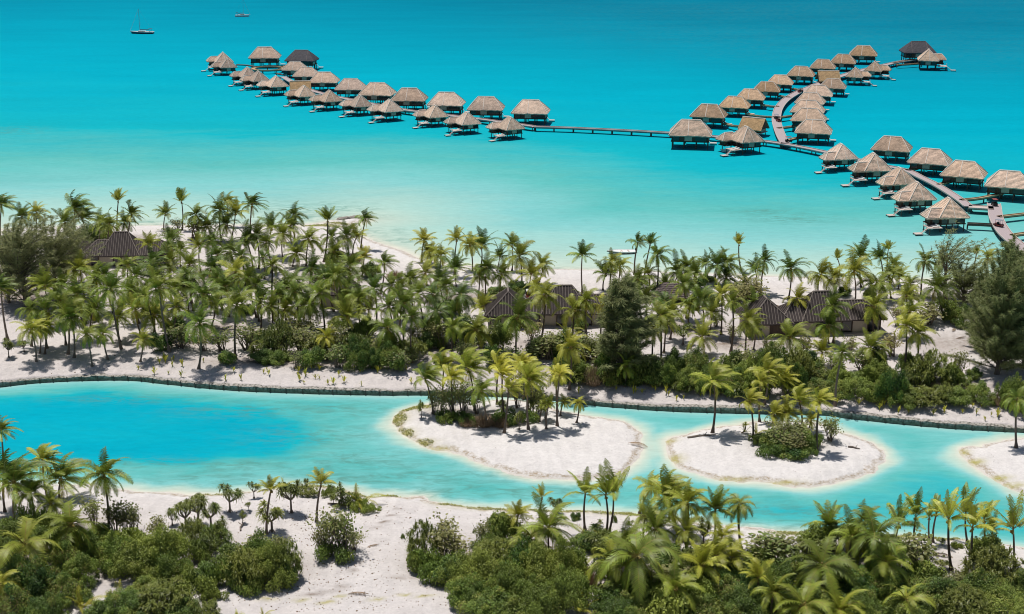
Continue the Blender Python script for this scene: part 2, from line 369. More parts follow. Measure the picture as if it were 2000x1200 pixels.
TX, TY = coords(-132, 138, .6, -4000, 4000), coords(128, 345, .6, -600, 9000)
gx, gy = np.meshgrid(TX, TY); sh = gx.shape; fx, fy = gx.ravel(), gy.ravel()
near = (fx > -260) & (fx < 260) & (fy > 20) & (fy < 420)
def on_near(fn, default):
    out = np.full(fx.shape, default, float); out[near] = fn(fx[near], fy[near]); return out
jx = fx + (fbm(fx, fy, .35, 5)-.5)*1.6; jy = fy + (fbm(fx, fy, .35, 6)-.5)*1.6
def njit(P): return lambda a, b: sdf(a+(fbm(a, b, .35, 5)-.5)*1.6, b+(fbm(a, b, .35, 6)-.5)*1.6, P)
SDN = on_near(lambda a, b: sdf(a, b, POLY_N), -300.0)
D_OC = on_near(lambda a, b: segdist(a, b, P_OC, False), 300.0); D_WA = on_near(lambda a, b: segdist(a, b, P_WA, False), 300.0)
SDS = on_near(njit(POLY_S), -300.0); SDI = on_near(lambda a, b: np.maximum.reduce([njit(P)(a, b) for P in P_IS]), -300.0)
LITTER = [(612,1181,1.3,.3),(640,1178,1.3,.3),(668,1168,1.0,.35),(735,1050,.8,.3),(750,1040,.8,.3),(765,1028,.7,.3),(778,1010,.6,.4),(690,1135,.6,.5),(700,1120,.5,.5),(800,1150,2.5,.4),(1160,800,2,1.2),(860,1168,1.5,.5),(330,690,9,3),(560,725,16,3),(700,722,14,3),(860,700,10,4),(1090,690,8,4),(1180,745,12,4),(1300,740,9,3),(1420,750,9,3),(1560,765,14,3),(1700,775,16,3),(1850,775,10,3),(1330,660,9,5),(1440,690,7,4),(900,812,6,2.6),(960,822,4,2),(1540,880,5,2.5),(60,1120,9,6),(200,1110,9,7),(330,1110,7,5),(500,1130,6,4),(90,1040,8,4),(900,1120,6,5),(1010,1120,8,7),(1100,1160,7,5),(1230,1140,6,4),(1400,1150,10,6),(1600,1140,10,6),(1740,1140,8,5),(1900,1165,9,4),(1950,690,14,6),(60,600,16,8),(1860,600,8,5),(40,540,14,8),(1010,830,4,2),(430,660,8,4),(650,560,8,6),(420,560,9,7),(900,600,9,5),(1690,1060,5,3),(250,480,6,4)]
ALGAE = [(795,800,4.5,1.6),(772,822,1.8,3),(783,850,2,2),(815,868,2.5,1.2),(850,880,2,1),(735,968,3.6,1.0),(770,968,2,.8),(905,988,3.5,.7),(1000,996,6,.7),(1110,999,5,.8),(1230,1006,5,.9),(1330,1016,3,.8),(1560,1046,4,.8),(1790,1050,4.2,1),(1850,1052,3,.8),(1300,864,1.5,1),(1315,900,1.5,1.5),(1420,940,3,.7),(1520,946,3,.6),(1880,886,1,1),(1905,906,1.2,1),(1950,938,1.6,.8),(1975,952,1.8,.8),(630,448,5,1.6),(658,442,3,1.2),(710,955,3,1.2),(590,952,4,1.0),(420,966,3,.7),(520,1193,1.2,.35),(590,1190,.9,.3),(640,1196,1,.3),(665,1186,.6,.3),(735,1192,.9,.3),(790,1186,.7,.3),(830,1192,1,.3)]
nn = lambda s, seed=0: fbm(fx, fy, s, seed)
nat_s = .06+1.15*(1-np.exp(-np.maximum(SDS, 0)/5.5))+sstep(3, 9, SDS)*(nn(.09, 1)*1.1-.3)+sstep(.5, 3, SDS)*((nn(.7, 2)-.5)*.30+(nn(.25, 12)-.5)*.55)
nat_i = .05+.62*(1-np.exp(-np.maximum(SDI, 0)/2.2))+sstep(.8, 3, SDI)*((nn(.22, 4)-.4)*.5+(nn(.9, 8)-.5)*.14)
ramp_w = np.where(D_WA < .55, -1.0, .84+.95*sstep(.8, 7.5, D_WA)+sstep(1, 4, D_WA)*(nn(.9, 3)-.5)*.3)
nat_n = np.minimum(.06+1.7*(1-np.exp(-D_OC/8.0))+sstep(4, 10, D_OC)*(nn(.11, 7)-.45)*.7, ramp_w)
Z = np.where(SDN > 0, nat_n, np.where(SDS > 0, nat_s, np.where(SDI > 0, nat_i, 0)))
SD = np.maximum.reduce([SDN, SDS, SDI])
Z = np.where(SD > 0, Z, np.maximum(-1.6, -.02+.22*np.maximum(SD, -30)))
shore = np.where(SDN > 0, np.minimum(D_OC*.55, 9), np.maximum(SDS, SDI)); shore = np.where(SD > 0, shore, -1)
litter = on_near(lambda a, b: blob(a, b, LITTER), 0); algae = on_near(lambda a, b: blob(a, b, ALGAE), 0)
pale = np.where(SDN > 0, .36+.55*np.exp(-D_OC/13.0), np.where(SDI > 0, .85, .55+.25*sstep(4, 0, SDS)))
pale = np.where((SDN > 0) & (fx > 75) & (fx < 110) & (fy > 225) & (fy < 262), .6, pale)
tag(grid_mesh('ground', TX, TY, Z.reshape(sh), dict(shore=shore, litter=litter, algae=algae, pale=pale), M['ground']), kind='structure')
ZG = Z.reshape(sh)
def gz(x, y):
    i = int(np.clip(np.searchsorted(TX, x)-1, 0, len(TX)-2)); j = int(np.clip(np.searchsorted(TY, y)-1, 0, len(TY)-2))
    a, b = (x-TX[i])/(TX[i+1]-TX[i]), (y-TY[j])/(TY[j+1]-TY[j])
    return float((ZG[j, i]*(1-a)+ZG[j, i+1]*a)*(1-b)+(ZG[j+1, i]*(1-a)+ZG[j+1, i+1]*a)*b)
def on_ground(px, py):
    z = 1.2
    for _ in range(4):
        p = at(px, py, z); z = max(gz(p.x, p.y), 0.0)
    return Vector((p.x, p.y, z))

# ------------------------------------------------------------------ water
WX, WY = coords(-170, 176, 1.0, -5000, 5000, 1.25), coords(126, 350, 1.0, -700, 12000, 1.06)
gx, gy = np.meshgrid(WX, WY); wsh = gx.shape; fx, fy = gx.ravel(), gy.ravel()
near = (fx > -320) & (fx < 320) & (fy > 20) & (fy < 1400)
SDN_ = on_near(lambda a, b: -segdist(a, b, P_OC, False), -1400.0)
SNAT = on_near(lambda a, b: np.maximum.reduce([njit(P)(a, b) for P in [POLY_S]+P_IS]), -300.0)
DW = on_near(lambda a, b: segdist(a, b, P_WA, False), 300.0)
wally = np.interp(fx, P_WA[:, 0], P_WA[:, 1])
lag = fy < wally+3
off = np.where(near, -SDN_, np.maximum(fy-300, 300))
offe = off*np.clip(1+.0015*fx, .66, 1.15)
dep_o = np.interp(offe, [0, 3, 11, 30, 60, 128, 227, 380, 600, 1500], [0, .09, .16, .26, .395, .585, .675, .81, .93, 1.0])
dn = np.maximum(-SNAT, 0)*(.55+1.1*fbm(fx, fy, .16, 21))
dep_l = np.interp(dn, [0, .7, 1.7, 3.2, 7, 14], [.0, .05, .18, .34, .40, .43])
dep_l = np.minimum(dep_l, np.interp(DW, [0, 1.5, 4, 8], [.22, .33, .42, .7]))
deep = on_near(lambda a, b: sdf(a, b, wpts(DEEP)), -300.0); deep2 = on_near(lambda a, b: sdf(a, b, wpts(DEEP2)), -300.0)
dj = (fbm(fx, fy, .15, 11)-.5)*5
dep_l = dep_l+(.655-dep_l)*sstep(-4.2, 3.0, deep+dj)*.97
dep_l = dep_l+np.maximum(.47-dep_l, 0)*sstep(-5, 4, deep2+dj)
depth = np.where(lag, dep_l, dep_o)
WEED = [(560,410,14,9),(640,405,10,6),(600,425,12,5),(700,424,9,3),(740,455,7,5),(775,470,6,3),(690,408,7,3),(1535,428,11,4),(1560,432,8,2.5),(1490,414,10,4),(1540,425,13,5),(0,256,14,7),(300,436,22,3),(430,432,14,3),(480,912,9,3),(700,900,12,5),(860,930,12,4),(900,960,14,4),(1000,962,12,3),(620,850,10,5),(1450,1000,14,4),(1550,1020,12,3),(1380,985,10,4),(340,905,12,2),(420,935,10,3),(260,780,14,2),(500,800,12,4),(650,800,12,4),(1100,965,12,3),(700,935,14,3),(1080,525,10,1.6),(1350,530,10,1.6),(1620,541,12,1.6)]
weed = on_near(lambda a, b: blob(a, b, WEED), 0)
streak = np.where(lag, 0, sstep(250, 420, off)*.3*sstep(-60, 120, fx))
weed = np.maximum(weed, streak*fbm(fx*.35, fy*1.0, .02, 14))
tag(grid_mesh('water', WX, WY, np.zeros(wsh), dict(depth=depth, weed=weed, inner=np.where(lag, 1.0, .35)), M['water']), kind='structure')

# ------------------------------------------------------------------ retaining wall along the canal
wt = empty('retaining_wall', (P_WA[len(P_WA)//2][0], P_WA[len(P_WA)//2][1], 0))
tag(wt, 'long low dark stone retaining wall along the far bank of the inland lagoon', 'wall')
def offset_line(P, d):
    T = np.gradient(P, axis=0); T /= np.linalg.norm(T, axis=1)[:, None]+1e-9
    return P+np.stack([-T[:, 1], T[:, 0]], 1)*d
fine = []
for a, b in zip(P_WA[:-1], P_WA[1:]):
    k = max(1, int(np.hypot(*(b-a))/.7))
    fine += [a+(b-a)*i/k for i in range(k)]
fine = np.array(fine+[P_WA[-1]])
s_ = np.concatenate([[0], np.cumsum(np.hypot(*np.diff(fine, axis=0).T))])
jit = np.array([random.uniform(-.06, .06) for _ in fine]); top = .80+np.array([random.uniform(-.11, .11) for _ in fine])+.30*(vnoise(s_, s_*0, .08, 3)-.5)
fr, bk = fine+(offset_line(fine, 1.0)-fine)*jit[:, None], offset_line(fine, 1.0)
mb = MB(); O = Vector(wt.location)
rows = [(fr, -1.0*np.ones(len(fine))), (fr, top*.45), (fine+(offset_line(fine, 1.0)-fine)*(jit[:, None]+.04), top), (bk, top+.08), (bk, -1.0*np.ones(len(fine)))]
I = [[mb.add((p[0]-O.x, p[1]-O.y, z)) for p, z in zip(P, Zr)] for P, Zr in rows]
for a, b in zip(I[:-1], I[1:]):
    for k in range(len(fine)-1): mb.idx(a[k], a[k+1], b[k+1], b[k])
mb.build('stone_face', M['gabion'], wt)
mb = MB(); nxt = 0
for k in range(len(fine)-1):
    if s_[k] >= nxt:
        d = fine[k+1]-fine[k]; d /= np.hypot(*d)+1e-9; p = fine[k]+np.array([d[1], -d[0]])*.05
        mb.box((p[0]-O.x, p[1]-O.y, .30), (.10, .18, 1.15), math.atan2(d[1], d[0])); nxt = s_[k]+2.0
mb.build('joint_posts', M['stilt'], wt)
# ------------------------------------------------------------------ roofs
def lerp(a, b, t): return tuple(a[i]+(b[i]-a[i])*t for i in range(3))
def roof_mesh(cx, cy, w, d, z, rise, rlen, axis='x', thick=.34, sag=-.10, seed=1, ragged=.10, gable=False, n=8):
    """hip roof: eave w x d at height z, ridge of length rlen along axis; slightly concave slopes, ragged eave"""
    rr = random.Random(seed); mb = MB()
    hw, hd = w/2, d/2
    E = [(-hw, -hd), (hw, -hd), (hw, hd), (-hw, hd)]
    if axis == 'x': Rg = [(-rlen/2, 0), (rlen/2, 0)]; own = [(0, 1), (1, 1), (1, 0), (0, 0)]
    else: Rg = [(0, -rlen/2), (0, rlen/2)]; own = [(0, 0), (0, 1), (1, 1), (1, 0)]
    tops = [[Rg[a], Rg[b]] for a, b in own]
    for s in range(4):
        a, b = E[s], E[(s+1) % 4]; ta, tb = tops[s]
        if gable and ((axis == 'x' and s in (1, 3)) or (axis == 'y' and s in (0, 2))): continue
        m = 14 if s % 2 == 0 else 11; rows = []
        for j in range(n+1):
            t = j/n; row = []
            for i in range(m+1):
                u = i/m
                ex, ey = a[0]+(b[0]-a[0])*u, a[1]+(b[1]-a[1])*u
                tx, ty = ta[0]+(tb[0]-ta[0])*u, ta[1]+(tb[1]-ta[1])*u
                x, y = ex+(tx-ex)*t, ey+(ty-ey)*t
                zz = z+rise*t-sag*4*t*(1-t)
                if 0 < i < m and j < n:
                    zz += rr.uniform(-1, 1)*.05
                    if j == 0: zz += rr.uniform(-1, .4)*ragged
                row.append(mb.add((cx+x, cy+y, zz)))
            rows.append(row)
        for A, B in zip(rows, rows[1:]):
            for i in range(m): mb.idx(A[i], A[i+1], B[i+1], B[i])
        low = [mb.add((mb.v[k][0]*.985+cx*.015, mb.v[k][1]*.985+cy*.015, mb.v[k][2]-thick)) for k in rows[0]]
        inn = [mb.add((cx+(mb.v[k][0]-cx)*.55, cy+(mb.v[k][1]-cy)*.55, z+rise*.35)) for k in rows[0]]
        for i in range(m): mb.idx(low[i], low[i+1], rows[0][i+1], rows[0][i]); mb.idx(inn[i], inn[i+1], low[i+1], low[i])
    if gable:
        for e in (-1, 1):
            if axis == 'x': q = [(e*hw*.9, -hd*.85, z+.1), (e*hw*.9, hd*.85, z+.1), (e*hw*.9, 0, z+rise*.93)]
            else: q = [(-hw*.85, e*hd*.9, z+.1), (hw*.85, e*hd*.9, z+.1), (0, e*hd*.9, z+rise*.93)]
            mb.mi = 1; mb.face(*[(cx+p[0], cy+p[1], p[2]) for p in q]); mb.mi = 0
    return mb
def caps(cx, cy, w, d, z, rise, rlen, axis='x', r=.17, strips=(), sag=-.10, hips=True, rr_=1.0):
    mb = MB(); hw, hd = w/2, d/2
    Rg = [(-rlen/2, 0), (rlen/2, 0)] if axis == 'x' else [(0, -rlen/2), (0, rlen/2)]
    own = [0, 1, 1, 0] if axis == 'x' else [0, 0, 1, 1]
    top = z+rise+.02
    if rlen > .2: mb.tube([(cx+Rg[0][0], cy+Rg[0][1], top), (cx+Rg[1][0], cy+Rg[1][1], top)], r*1.7*rr_, 6)
    def line(e, t0):
        pts = []
        for j in range(6):
            t = j/5; pts.append((cx+e[0]+(t0[0]-e[0])*t, cy+e[1]+(t0[1]-e[1])*t, z+rise*t-sag*4*t*(1-t)+.05))
        mb.tube(pts, r, 5)
    if hips:
        for e, k in zip([(-hw, -hd), (hw, -hd), (hw, hd), (-hw, hd)], own): line(e, Rg[k])
    for u in strips: line((u, -hd), (max(min(u, rlen/2), -rlen/2), 0) if axis == 'x' else Rg[0])
    return mb
def stilts(parent, xs, ys, ztop, r=.16, zb=-1.6):
    mb = MB(); mb.tube([(0, 0, zb), (0, 0, ztop)], r, 6); me = mb.mesh('stilt', M['stilt'])
    for x, y in [(x, y) for x in xs for y in ys] if not isinstance(xs[0], tuple) else xs:
        link('stilt', me, parent, (x, y, 0))
def wall_box(parent, x0, x1, y0, y1, z0, z1, mat='darkwood', panels=()):
    mb = MB(); mb.box(((x0+x1)/2, (y0+y1)/2, (z0+z1)/2), (x1-x0, y1-y0, z1-z0))
    for k in range(int((x1-x0)/1.1)+1):
        x = x0+.05+k*(x1-x0-.1)/max(1, int((x1-x0)/1.1)); mb.box((x, y0-.03, (z0+z1)/2), (.12, .10, z1-z0))
    w = mb.build('wall', M[mat], parent)
    for (side, a, b, m) in panels:
        mb = MB(); h = z1-z0
        if side == 'f': mb.box(((a+b)/2, y0-.07, z0+h*.5), (b-a, .10, h*.9))
        elif side == 'b': mb.box(((a+b)/2, y1+.05, z0+h*.5), (b-a, .10, h*.9))
        elif side == 'l': mb.box((x0-.05, (a+b)/2, z0+h*.5), (.10, b-a, h*.9))
        else: mb.box((x1+.05, (a+b)/2, z0+h*.5), (.10, b-a, h*.9))
        if m == 'panel':
            for q in (.25, .5, .75):
                if side in 'fb': mb.box((a+(b-a)*q, y0-.10 if side == 'f' else y1+.08, z0+h*.5), (.05, .06, h*.9))
        mb.build('wall_panel' if m == 'panel' else 'window', M[m], w)
    return w
def railing(mb, p, q, h=.9):
    p, q = Vector(p), Vector(q); mb.bar(p+Vector((0, 0, h)), q+Vector((0, 0, h)), .07); L = (q-p).length
    for i in range(int(L/1.2)+1): mb.bar(p+(q-p)*(i*1.2/L), p+(q-p)*(i*1.2/L)+Vector((0, 0, h)), .07)

# ------------------------------------------------------------------ overwater bungalow kinds
EZ = 4.2
def make_long(dark=False):                         # wide hip roof seen from its long side
    r = empty('overwater_bungalow')
    w, d, rise, rl = 12.6, 9.2, 3.95, 5.6
    th = M['darkroof'] if dark else M['thatch']
    ro = roof_mesh(0, 0, w, d, EZ, rise, rl, 'x', seed=3).build('roof', th, r)
    caps(0, 0, w, d, EZ, rise, rl, 'x', strips=(-.6,) if not dark else (-3.2, 3.1), r=.115 if not dark else .06, hips=not dark).build('ridge_cap', M['cap'] if not dark else M['batten'], ro)
    wall_box(r, -5.4, 5.3, -3.6, 3.7, 2.30, EZ+.6, 'darkwood', (('f', -1.6, .6, 'panel'), ('f', 1.5, 4.8, 'glass'), ('f', -5.0, -3.2, 'glass'), ('r', -2.4, .4, 'panel'), ('l', -1, 2, 'glass')))
    mb = MB(); mb.box((0, 0, 2.2), (11.2, 7.6, .22)); mb.build('floor_deck', M['darkwood'], r)
    mb = MB(); mb.box((1.2, 4.9, 2.15), (6.0, 2.0, .14)); railing(mb, (-1.7, 5.8, 2.2), (4.1, 5.8, 2.2)); mb.build('sun_deck', M['paledeck'], r)
    mb = MB(); mb.box((6.7, 5.0, .5), (2.0, 1.8, .14))
    for k in range(4): mb.box((4.5+.32*k, 5.2, 2.0-.36*k), (.35, .9, .1))
    mb.build('swim_platform', M['paledeck'], r)
    stilts(r, (-5.2, -1.8, 1.8, 5.2), (-3.4, 0, 3.4), 2.15); stilts(r, [(-1.6, 5.7), (4.0, 5.7)], None, 2.1)
    return r
def make_corner(mirror=1, annex=(-4.1, 4.1), sect=(5.6, 4.6), decky=-2.2):   # square hip roof with lower annex roof and stepped deck
    r = empty('overwater_bungalow'); s = mirror
    w, d, rise, rl = 8.7, 9.4, 4.4, 2.0
    ro = roof_mesh(0, 0, w, d, EZ, rise, rl, 'y', seed=5).build('roof', M['thatch'], r)
    caps(0, 0, w, d, EZ, rise, rl, 'y', strips=(.2,), r=.105).build('ridge_cap', M['cap'], ro)
    ax, ay = annex[0]*s, annex[1]
    an = roof_mesh(ax, ay, sect[0]+1.6, sect[1], EZ-.12, 2.15, sect[0]*.55, 'x', seed=8).build('annex_roof', M['thatch'], r)
    caps(ax, ay, sect[0]+1.6, sect[1], EZ-.12, 2.15, sect[0]*.55, 'x', r=.12).build('ridge_cap', M['cap'], an)
    wall_box(r, -3.4, 3.4, -3.7, 3.7, 2.30, EZ+.55, 'darkwood', (('f', -1.2, .9, 'panel'), ('f', 1.4, 3.1, 'glass'), ('f', -3.1, -1.7, 'glass'), ('l', -3, -.5, 'glass'), ('r', -2.5, 0, 'panel'), ('l', .4, 2.6, 'glass')))
    wall_box(r, ax-2.3, ax+2.3, ay-1.55, ay+1.55, 2.30, EZ+.3, 'darkwood', (('f', ax-1.6, ax+.2, 'glass'),))
    mb = MB(); mb.box((0, 0, 2.2), (7.4, 7.9, .22)); mb.box((ax, ay, 2.197), (5.4, 3.9, .22)); mb.build('floor_deck', M['darkwood'], r)
    dx = -5.9*s
    mb = MB(); mb.box((dx, decky, 1.85), (3.8, 4.4, .16)); railing(mb, (dx-1.8*s, decky-.4, 1.9), (dx-1.8*s, decky+2.1, 1.9), .8); mb.build('sun_deck', M['paledeck'], r)
    mb = MB()
    for k in (0, 1): mb.box((dx+.3*s, decky-1.1+1.4*k, 2.18), (1.6, .55, .10), .1); mb.box((dx+1.05*s, decky-1.1+1.4*k, 2.36), (.45, .55, .3), .1)
    mb.build('lounger_pair', M['white'], r)
    mb = MB()
    for k in range(5): mb.box((dx-2.1*s-.34*k*s, decky-1.4, 1.7-.27*k), (.32, 1.0, .08))
    mb.bar((dx-1.9*s, decky-.88, 1.8), (dx-3.5*s, decky-.88, .5), .12); mb.build('stair', M['paledeck'], r)
    mb = MB(); mb.box((dx-4.5*s, decky-1.4, .42), (2.1, 2.0, .14)); mb.build('swim_platform', M['paledeck'], r)
    stilts(r, (-3.3, 0, 3.3), (-3.5, 0, 3.5), 2.15); stilts(r, [(ax-2.2*s, ay), (dx-1.6*s, decky-2.0), (dx-1.6*s, decky+2.0), ], None, 1.8); stilts(r, [(dx-5.5*s, decky-2.3), (dx-3.7*s, decky-.5), (dx-5.5*s, decky-.5)], None, .36)
    return r
def make_gable():                                  # open tan gabled pavilion on the boardwalk
    r = empty('boardwalk_pavilion')
    ro = roof_mesh(0, 0, 10.2, 9.0, 2.9, 4.3, 10.0, 'x', gable=True, seed=9).build('roof', [M['newthatch'], M['darkwood']], r)
    caps(0, 0, 10.2, 9.0, 2.9, 4.3, 10.0, 'x', hips=False, r=.12).build('ridge_cap', M['cap'], ro)
    wall_box(r, -4.2, 4.2, -2.9, 2.9, 1.7, 4.3, 'darkwood', (('f', -2.5, 1.0, 'panel'), ('r', -2.5, 2.5, 'panel')))
    mb = MB(); mb.box((0, 0, 1.55), (9.6, 7.0, .28)); mb.build('floor_deck', M['paledeck'], r)
    stilts(r, (-4, 0, 4), (-3, 3), 1.5)
    return r
PROTO = {'L': make_long(), 'D': make_long(True), 'C': make_corner(), 'Cm': make_corner(-1), 'Q': make_corner(1, (-4.0, -1.6), (5.4, 5.2), -4.4), 'G': make_gable()}
WIDTH = {'L': 12.7, 'D': 12.7, 'C': 10.6, 'Cm': 10.6, 'Q': 12.0, 'G': 10.2}
used = set()
# kind, photo x of eave centre, photo y of front eave, eave width in photo pixels, yaw, tone, label
ORD = ['first', 'second', 'third', 'fourth', 'fifth', 'sixth', 'seventh', 'eighth', 'ninth', 'tenth', 'eleventh', 'twelfth', 'thirteenth', 'fourteenth', 'fifteenth', 'sixteenth', 'seventeenth', 'eighteenth', 'nineteenth', 'twentieth']
V = []
def row(kind, items, yaw, tone, text, group, names=None):
    for i, (cx, ey, w) in enumerate(items): V.append((kind, cx, ey, w, yaw, tone, text % (names[i] if names else ORD[i]), group))
LB = 'bungalows over the lagoon, left arm'; RB = 'bungalows over the lagoon, right arm'; SB = 'bungalows over the lagoon, nearest cluster'
row('L', [(1037,224,77),(949,217,75),(871,208,74),(798,199,72),(735,188,71),(683,177,63),(631,163,60),(596,151,54),(574,139,50)], -5, .1, '%s wide-roofed bungalow from the long bridge in the far row of the left arm', LB)
row('C', [(996,256,60),(911,246,54),(848,232,54),(759,221,58),(701,211,52),(641,201,48),(591,191,42),(536,172,52),(501,161,38),(480,153,38)], 28, .08, '%s corner-roofed bungalow from the long bridge in the near row of the left arm', LB)
row('C', [(440,134,40),(432,124,46)], 20, .15, '%s bungalow at the far left tip of the left arm', LB, ['front', 'rear'])
V.append(('L', 514, 115, 60, 0, .25, 'lone thatched bungalow behind the ring deck at the end of the left arm', LB))
V.append(('D', 586, 121, 65, -8, 0, 'unfinished bungalow with black roof beside the ring deck', LB))
V.append(('G', 584, 180, 45, 8, .5, 'tan gabled pavilion among the grey roofs of the left arm', 'gabled pavilions on the boardwalks'))
row('L', [(1389,232,80),(1439,213,70),(1470,197,66),(1502,181,56),(1528,167,55),(1569,151,62),(1612,136,58),(1652,126,58),(1692,111,63)], -15, .85, '%s tan-roofed bungalow from the bridge in the outer row left of the curved boardwalk', RB)
row('L', [(1596,264,84),(1586,240,80),(1584,223,77),(1588,205,68),(1603,190,68),(1632,175,60)], -16, .35, '%s bungalow from the bridge in the packed row right of the curved boardwalk', RB)
row('Cm', [(1675,153,46),(1713,141,46)], -22, .55, '%s small-annexed bungalow at the far inner end of the right arm', RB, ['nearer', 'farther'])
V.append(('D', 1799, 105, 76, -4, .3, 'black-roofed bungalow standing apart at the far right', RB))
V.append(('Cm', 1820, 121, 50, -15, .6, 'tan bungalow in front of the black-roofed one at far right', RB))
V.append(('G', 1621, 160, 44, 0, .5, 'tan gabled pavilion at the far end of the curved boardwalk', 'gabled pavilions on the boardwalks'))
V.append(('G', 1477, 257, 56, -32, .5, 'tan gabled pavilion where the bridge meets the curved boardwalk', 'gabled pavilions on the boardwalks'))
V.append(('L', 1353, 268, 90, -6, .2, 'grey-roofed bungalow at the right end of the long bridge', RB))
V.append(('C', 1462, 281, 70, 22, .05, 'grey-roofed bungalow with a white boat at its deck', RB))
row('Q', [(1641,314,73),(1705,337,83),(1756,363,78),(1790,394,84),(1853,429,91)], 10, .12, '%s bungalow counting towards the shore in the near row at right', SB)
row('L', [(1752,299,92),(1828,325,97),(1896,351,102),(1985,372,106)], -24, .28, '%s bungalow counting towards the shore in the outer row at far right', SB)
for kind, cx, ey, w, yaw, tone, label, group in V:
    ya = R(abs(yaw)); rw, rd = {'L': (12.6, 9.2), 'D': (12.6, 9.2), 'C': (8.7, 9.4), 'Cm': (8.7, 9.4), 'Q': (10.9, 9.4), 'G': (10.2, 9.0)}[kind]
    p = at(cx, ey, EZ); s = w/mpp(p)/(rw*math.cos(ya)+rd*math.sin(ya)); s = min(max(s, .78), 1.12)
    p = at(cx, ey, (EZ-.25 if kind != 'G' else 2.7)*s); half = s*(rw*math.sin(ya)*.5+rd*math.cos(ya)*.5)
    if kind not in used: o = PROTO[kind]; used.add(kind)
    else: o = copy_tree(PROTO[kind])
    sh = {'Q': (1.3, 0)}.get(kind, (0, 0))
    o.location = (p.x+sh[0]*s, p.y+half, 0); o.rotation_euler = (0, 0, R(yaw+random.uniform(-3, 3))); o.scale = (s,)*3
    tag(o, label, 'pavilion' if kind == 'G' else 'bungalow', group)
    for k in KIDS[o.name]:
        if 'roof' in k.name: k['tone'] = min(1, max(0, tone+random.uniform(-.15, .3)))

# ------------------------------------------------------------------ boardwalks
def walkway(name, pts, width, label, cat, z=1.45, mat='deck', group=None, step=6.0, rail=False, closed=False, nsm=6, kerb=True):
    P = np.array([at(x, y, z)[:2] for x, y in pts]) if not isinstance(pts, np.ndarray) else pts
    if len(P) > 2: P = smooth(P, nsm, closed)
    if closed: P = np.vstack([P, P[:1]])
    O = Vector((P[0][0], P[0][1], 0)); r = empty(name, O); tag(r, label, cat, group)
    T = np.gradient(P, axis=0)
    if closed: T[0] = T[-1] = P[1]-P[-2]
    T /= np.linalg.norm(T, axis=1)[:, None]+1e-9; N = np.stack([-T[:, 1], T[:, 0]], 1)
    def strip(o0, o1, z0, z1):
        mb = MB(); I = []
        for p, n in zip(P, N):
            a, b = p+n*o0, p+n*o1
            I.append([mb.add((q[0]-O.x, q[1]-O.y, zz)) for q, zz in ((a, z0), (b, z0), (b, z1), (a, z1))])
        for A, B in zip(I, I[1:]):
            for k in range(4): mb.idx(A[k], A[(k+1) % 4], B[(k+1) % 4], B[k])
        if not closed: mb.idx(*I[0][::-1]); mb.idx(*I[-1])
        return mb
    h = width/2
    strip(-h, h, z-.16, z).build('deck', M[mat], r)
    if kerb:
        for s in (-1, 1): strip(min(s*h, s*(h-.14)), max(s*h, s*(h-.14)), z+.003, z+.20).build('kerb_rail', M['paledeck' if mat == 'deck' else mat], r)
    strip(-h*.75, h*.75, z-.42, z-.165).build('beam', M['stilt'], r)
    L = np.concatenate([[0], np.cumsum(np.hypot(*np.diff(P, axis=0).T))]); n = max(2, int(L[-1]/step)+1)
    mb = MB(); mb.tube([(0, 0, -1.6), (0, 0, z-.17)], .17, 6); me = mb.mesh('post', M['stilt'])
    for k in range(n if not closed else n-1):
        s = L[-1]*k/(n-1); x, y = np.interp(s, L, P[:, 0]), np.interp(s, L, P[:, 1]); i = min(np.searchsorted(L, s), len(N)-1)
        for e in ((-1, 1) if width > 1.5 else (0,)): link('post', me, r, (x-O.x+N[i][0]*h*.7*e, y-O.y+N[i][1]*h*.7*e, 0))
    if rail:
        for s in (-1, 1):
            mb = MB()
            for k in range(len(P)-1):
                a, b = P[k]+N[k]*h*s, P[k+1]+N[k+1]*h*s
                mb.bar((a[0]-O.x, a[1]-O.y, z+.95), (b[0]-O.x, b[1]-O.y, z+.95), .07); mb.bar((a[0]-O.x, a[1]-O.y, z), (a[0]-O.x, a[1]-O.y, z+.95), .08)
            mb.build('handrail', M['stilt'], r)
    return r
BW = 'timber boardwalks over the water'; FB = 'narrow footbridges to the bungalows'
walkway('boardwalk', [(1310,260),(1240,256),(1170,252.5),(1100,249.5),(1044,248)], 2.0, 'long straight bridge joining the left and right arms of bungalows', 'boardwalk', group=BW)
walkway('boardwalk', [(1043,247.5),(1018,244),(975,238),(930,232),(880,226),(830,220),(790,215),(735,205),(690,196),(645,187),(605,176),(575,163),(552,150)], 2.4, 'boardwalk running between the two rows of the left arm', 'boardwalk', group=BW)
ringc = at(524, 134, 1.45)
walkway('ring_deck', np.array([[ringc.x+6.3*math.cos(a), ringc.y+6.3*math.sin(a)] for a in np.linspace(0, 2*math.pi, 25)[:-1]]), 1.7, 'circular pale deck at the end of the left arm', 'deck', closed=True, mat='tandeck', nsm=2, step=5)
walkway('footbridge', [(550,132),(566,127),(580,124)], 1.4, 'footbridge from the ring deck to the black-roofed bungalow', 'footbridge', mat='tandeck', group=FB)
walkway('footbridge', [(498,130),(482,127),(462,126)], 1.2, 'footbridge from the ring deck to the far left tip bungalows', 'footbridge', mat='stilt', group=FB, kerb=False)
walkway('footbridge', [(540,143),(560,146),(585,140)], 1.2, 'footbridge from the ring deck to the far row of the left arm', 'footbridge', mat='stilt', group=FB, kerb=False)
walkway('boardwalk', [(1310,260),(1340,262),(1400,267.5),(1460,273),(1500,277),(1550,285),(1605,296),(1660,309),(1712,321),(1769,333),(1797,346),(1824,359),(1845,371),(1864,383),(1880,394),(1891,403)], 2.4, 'wide boardwalk passing behind the near right bungalows', 'boardwalk', group=BW)
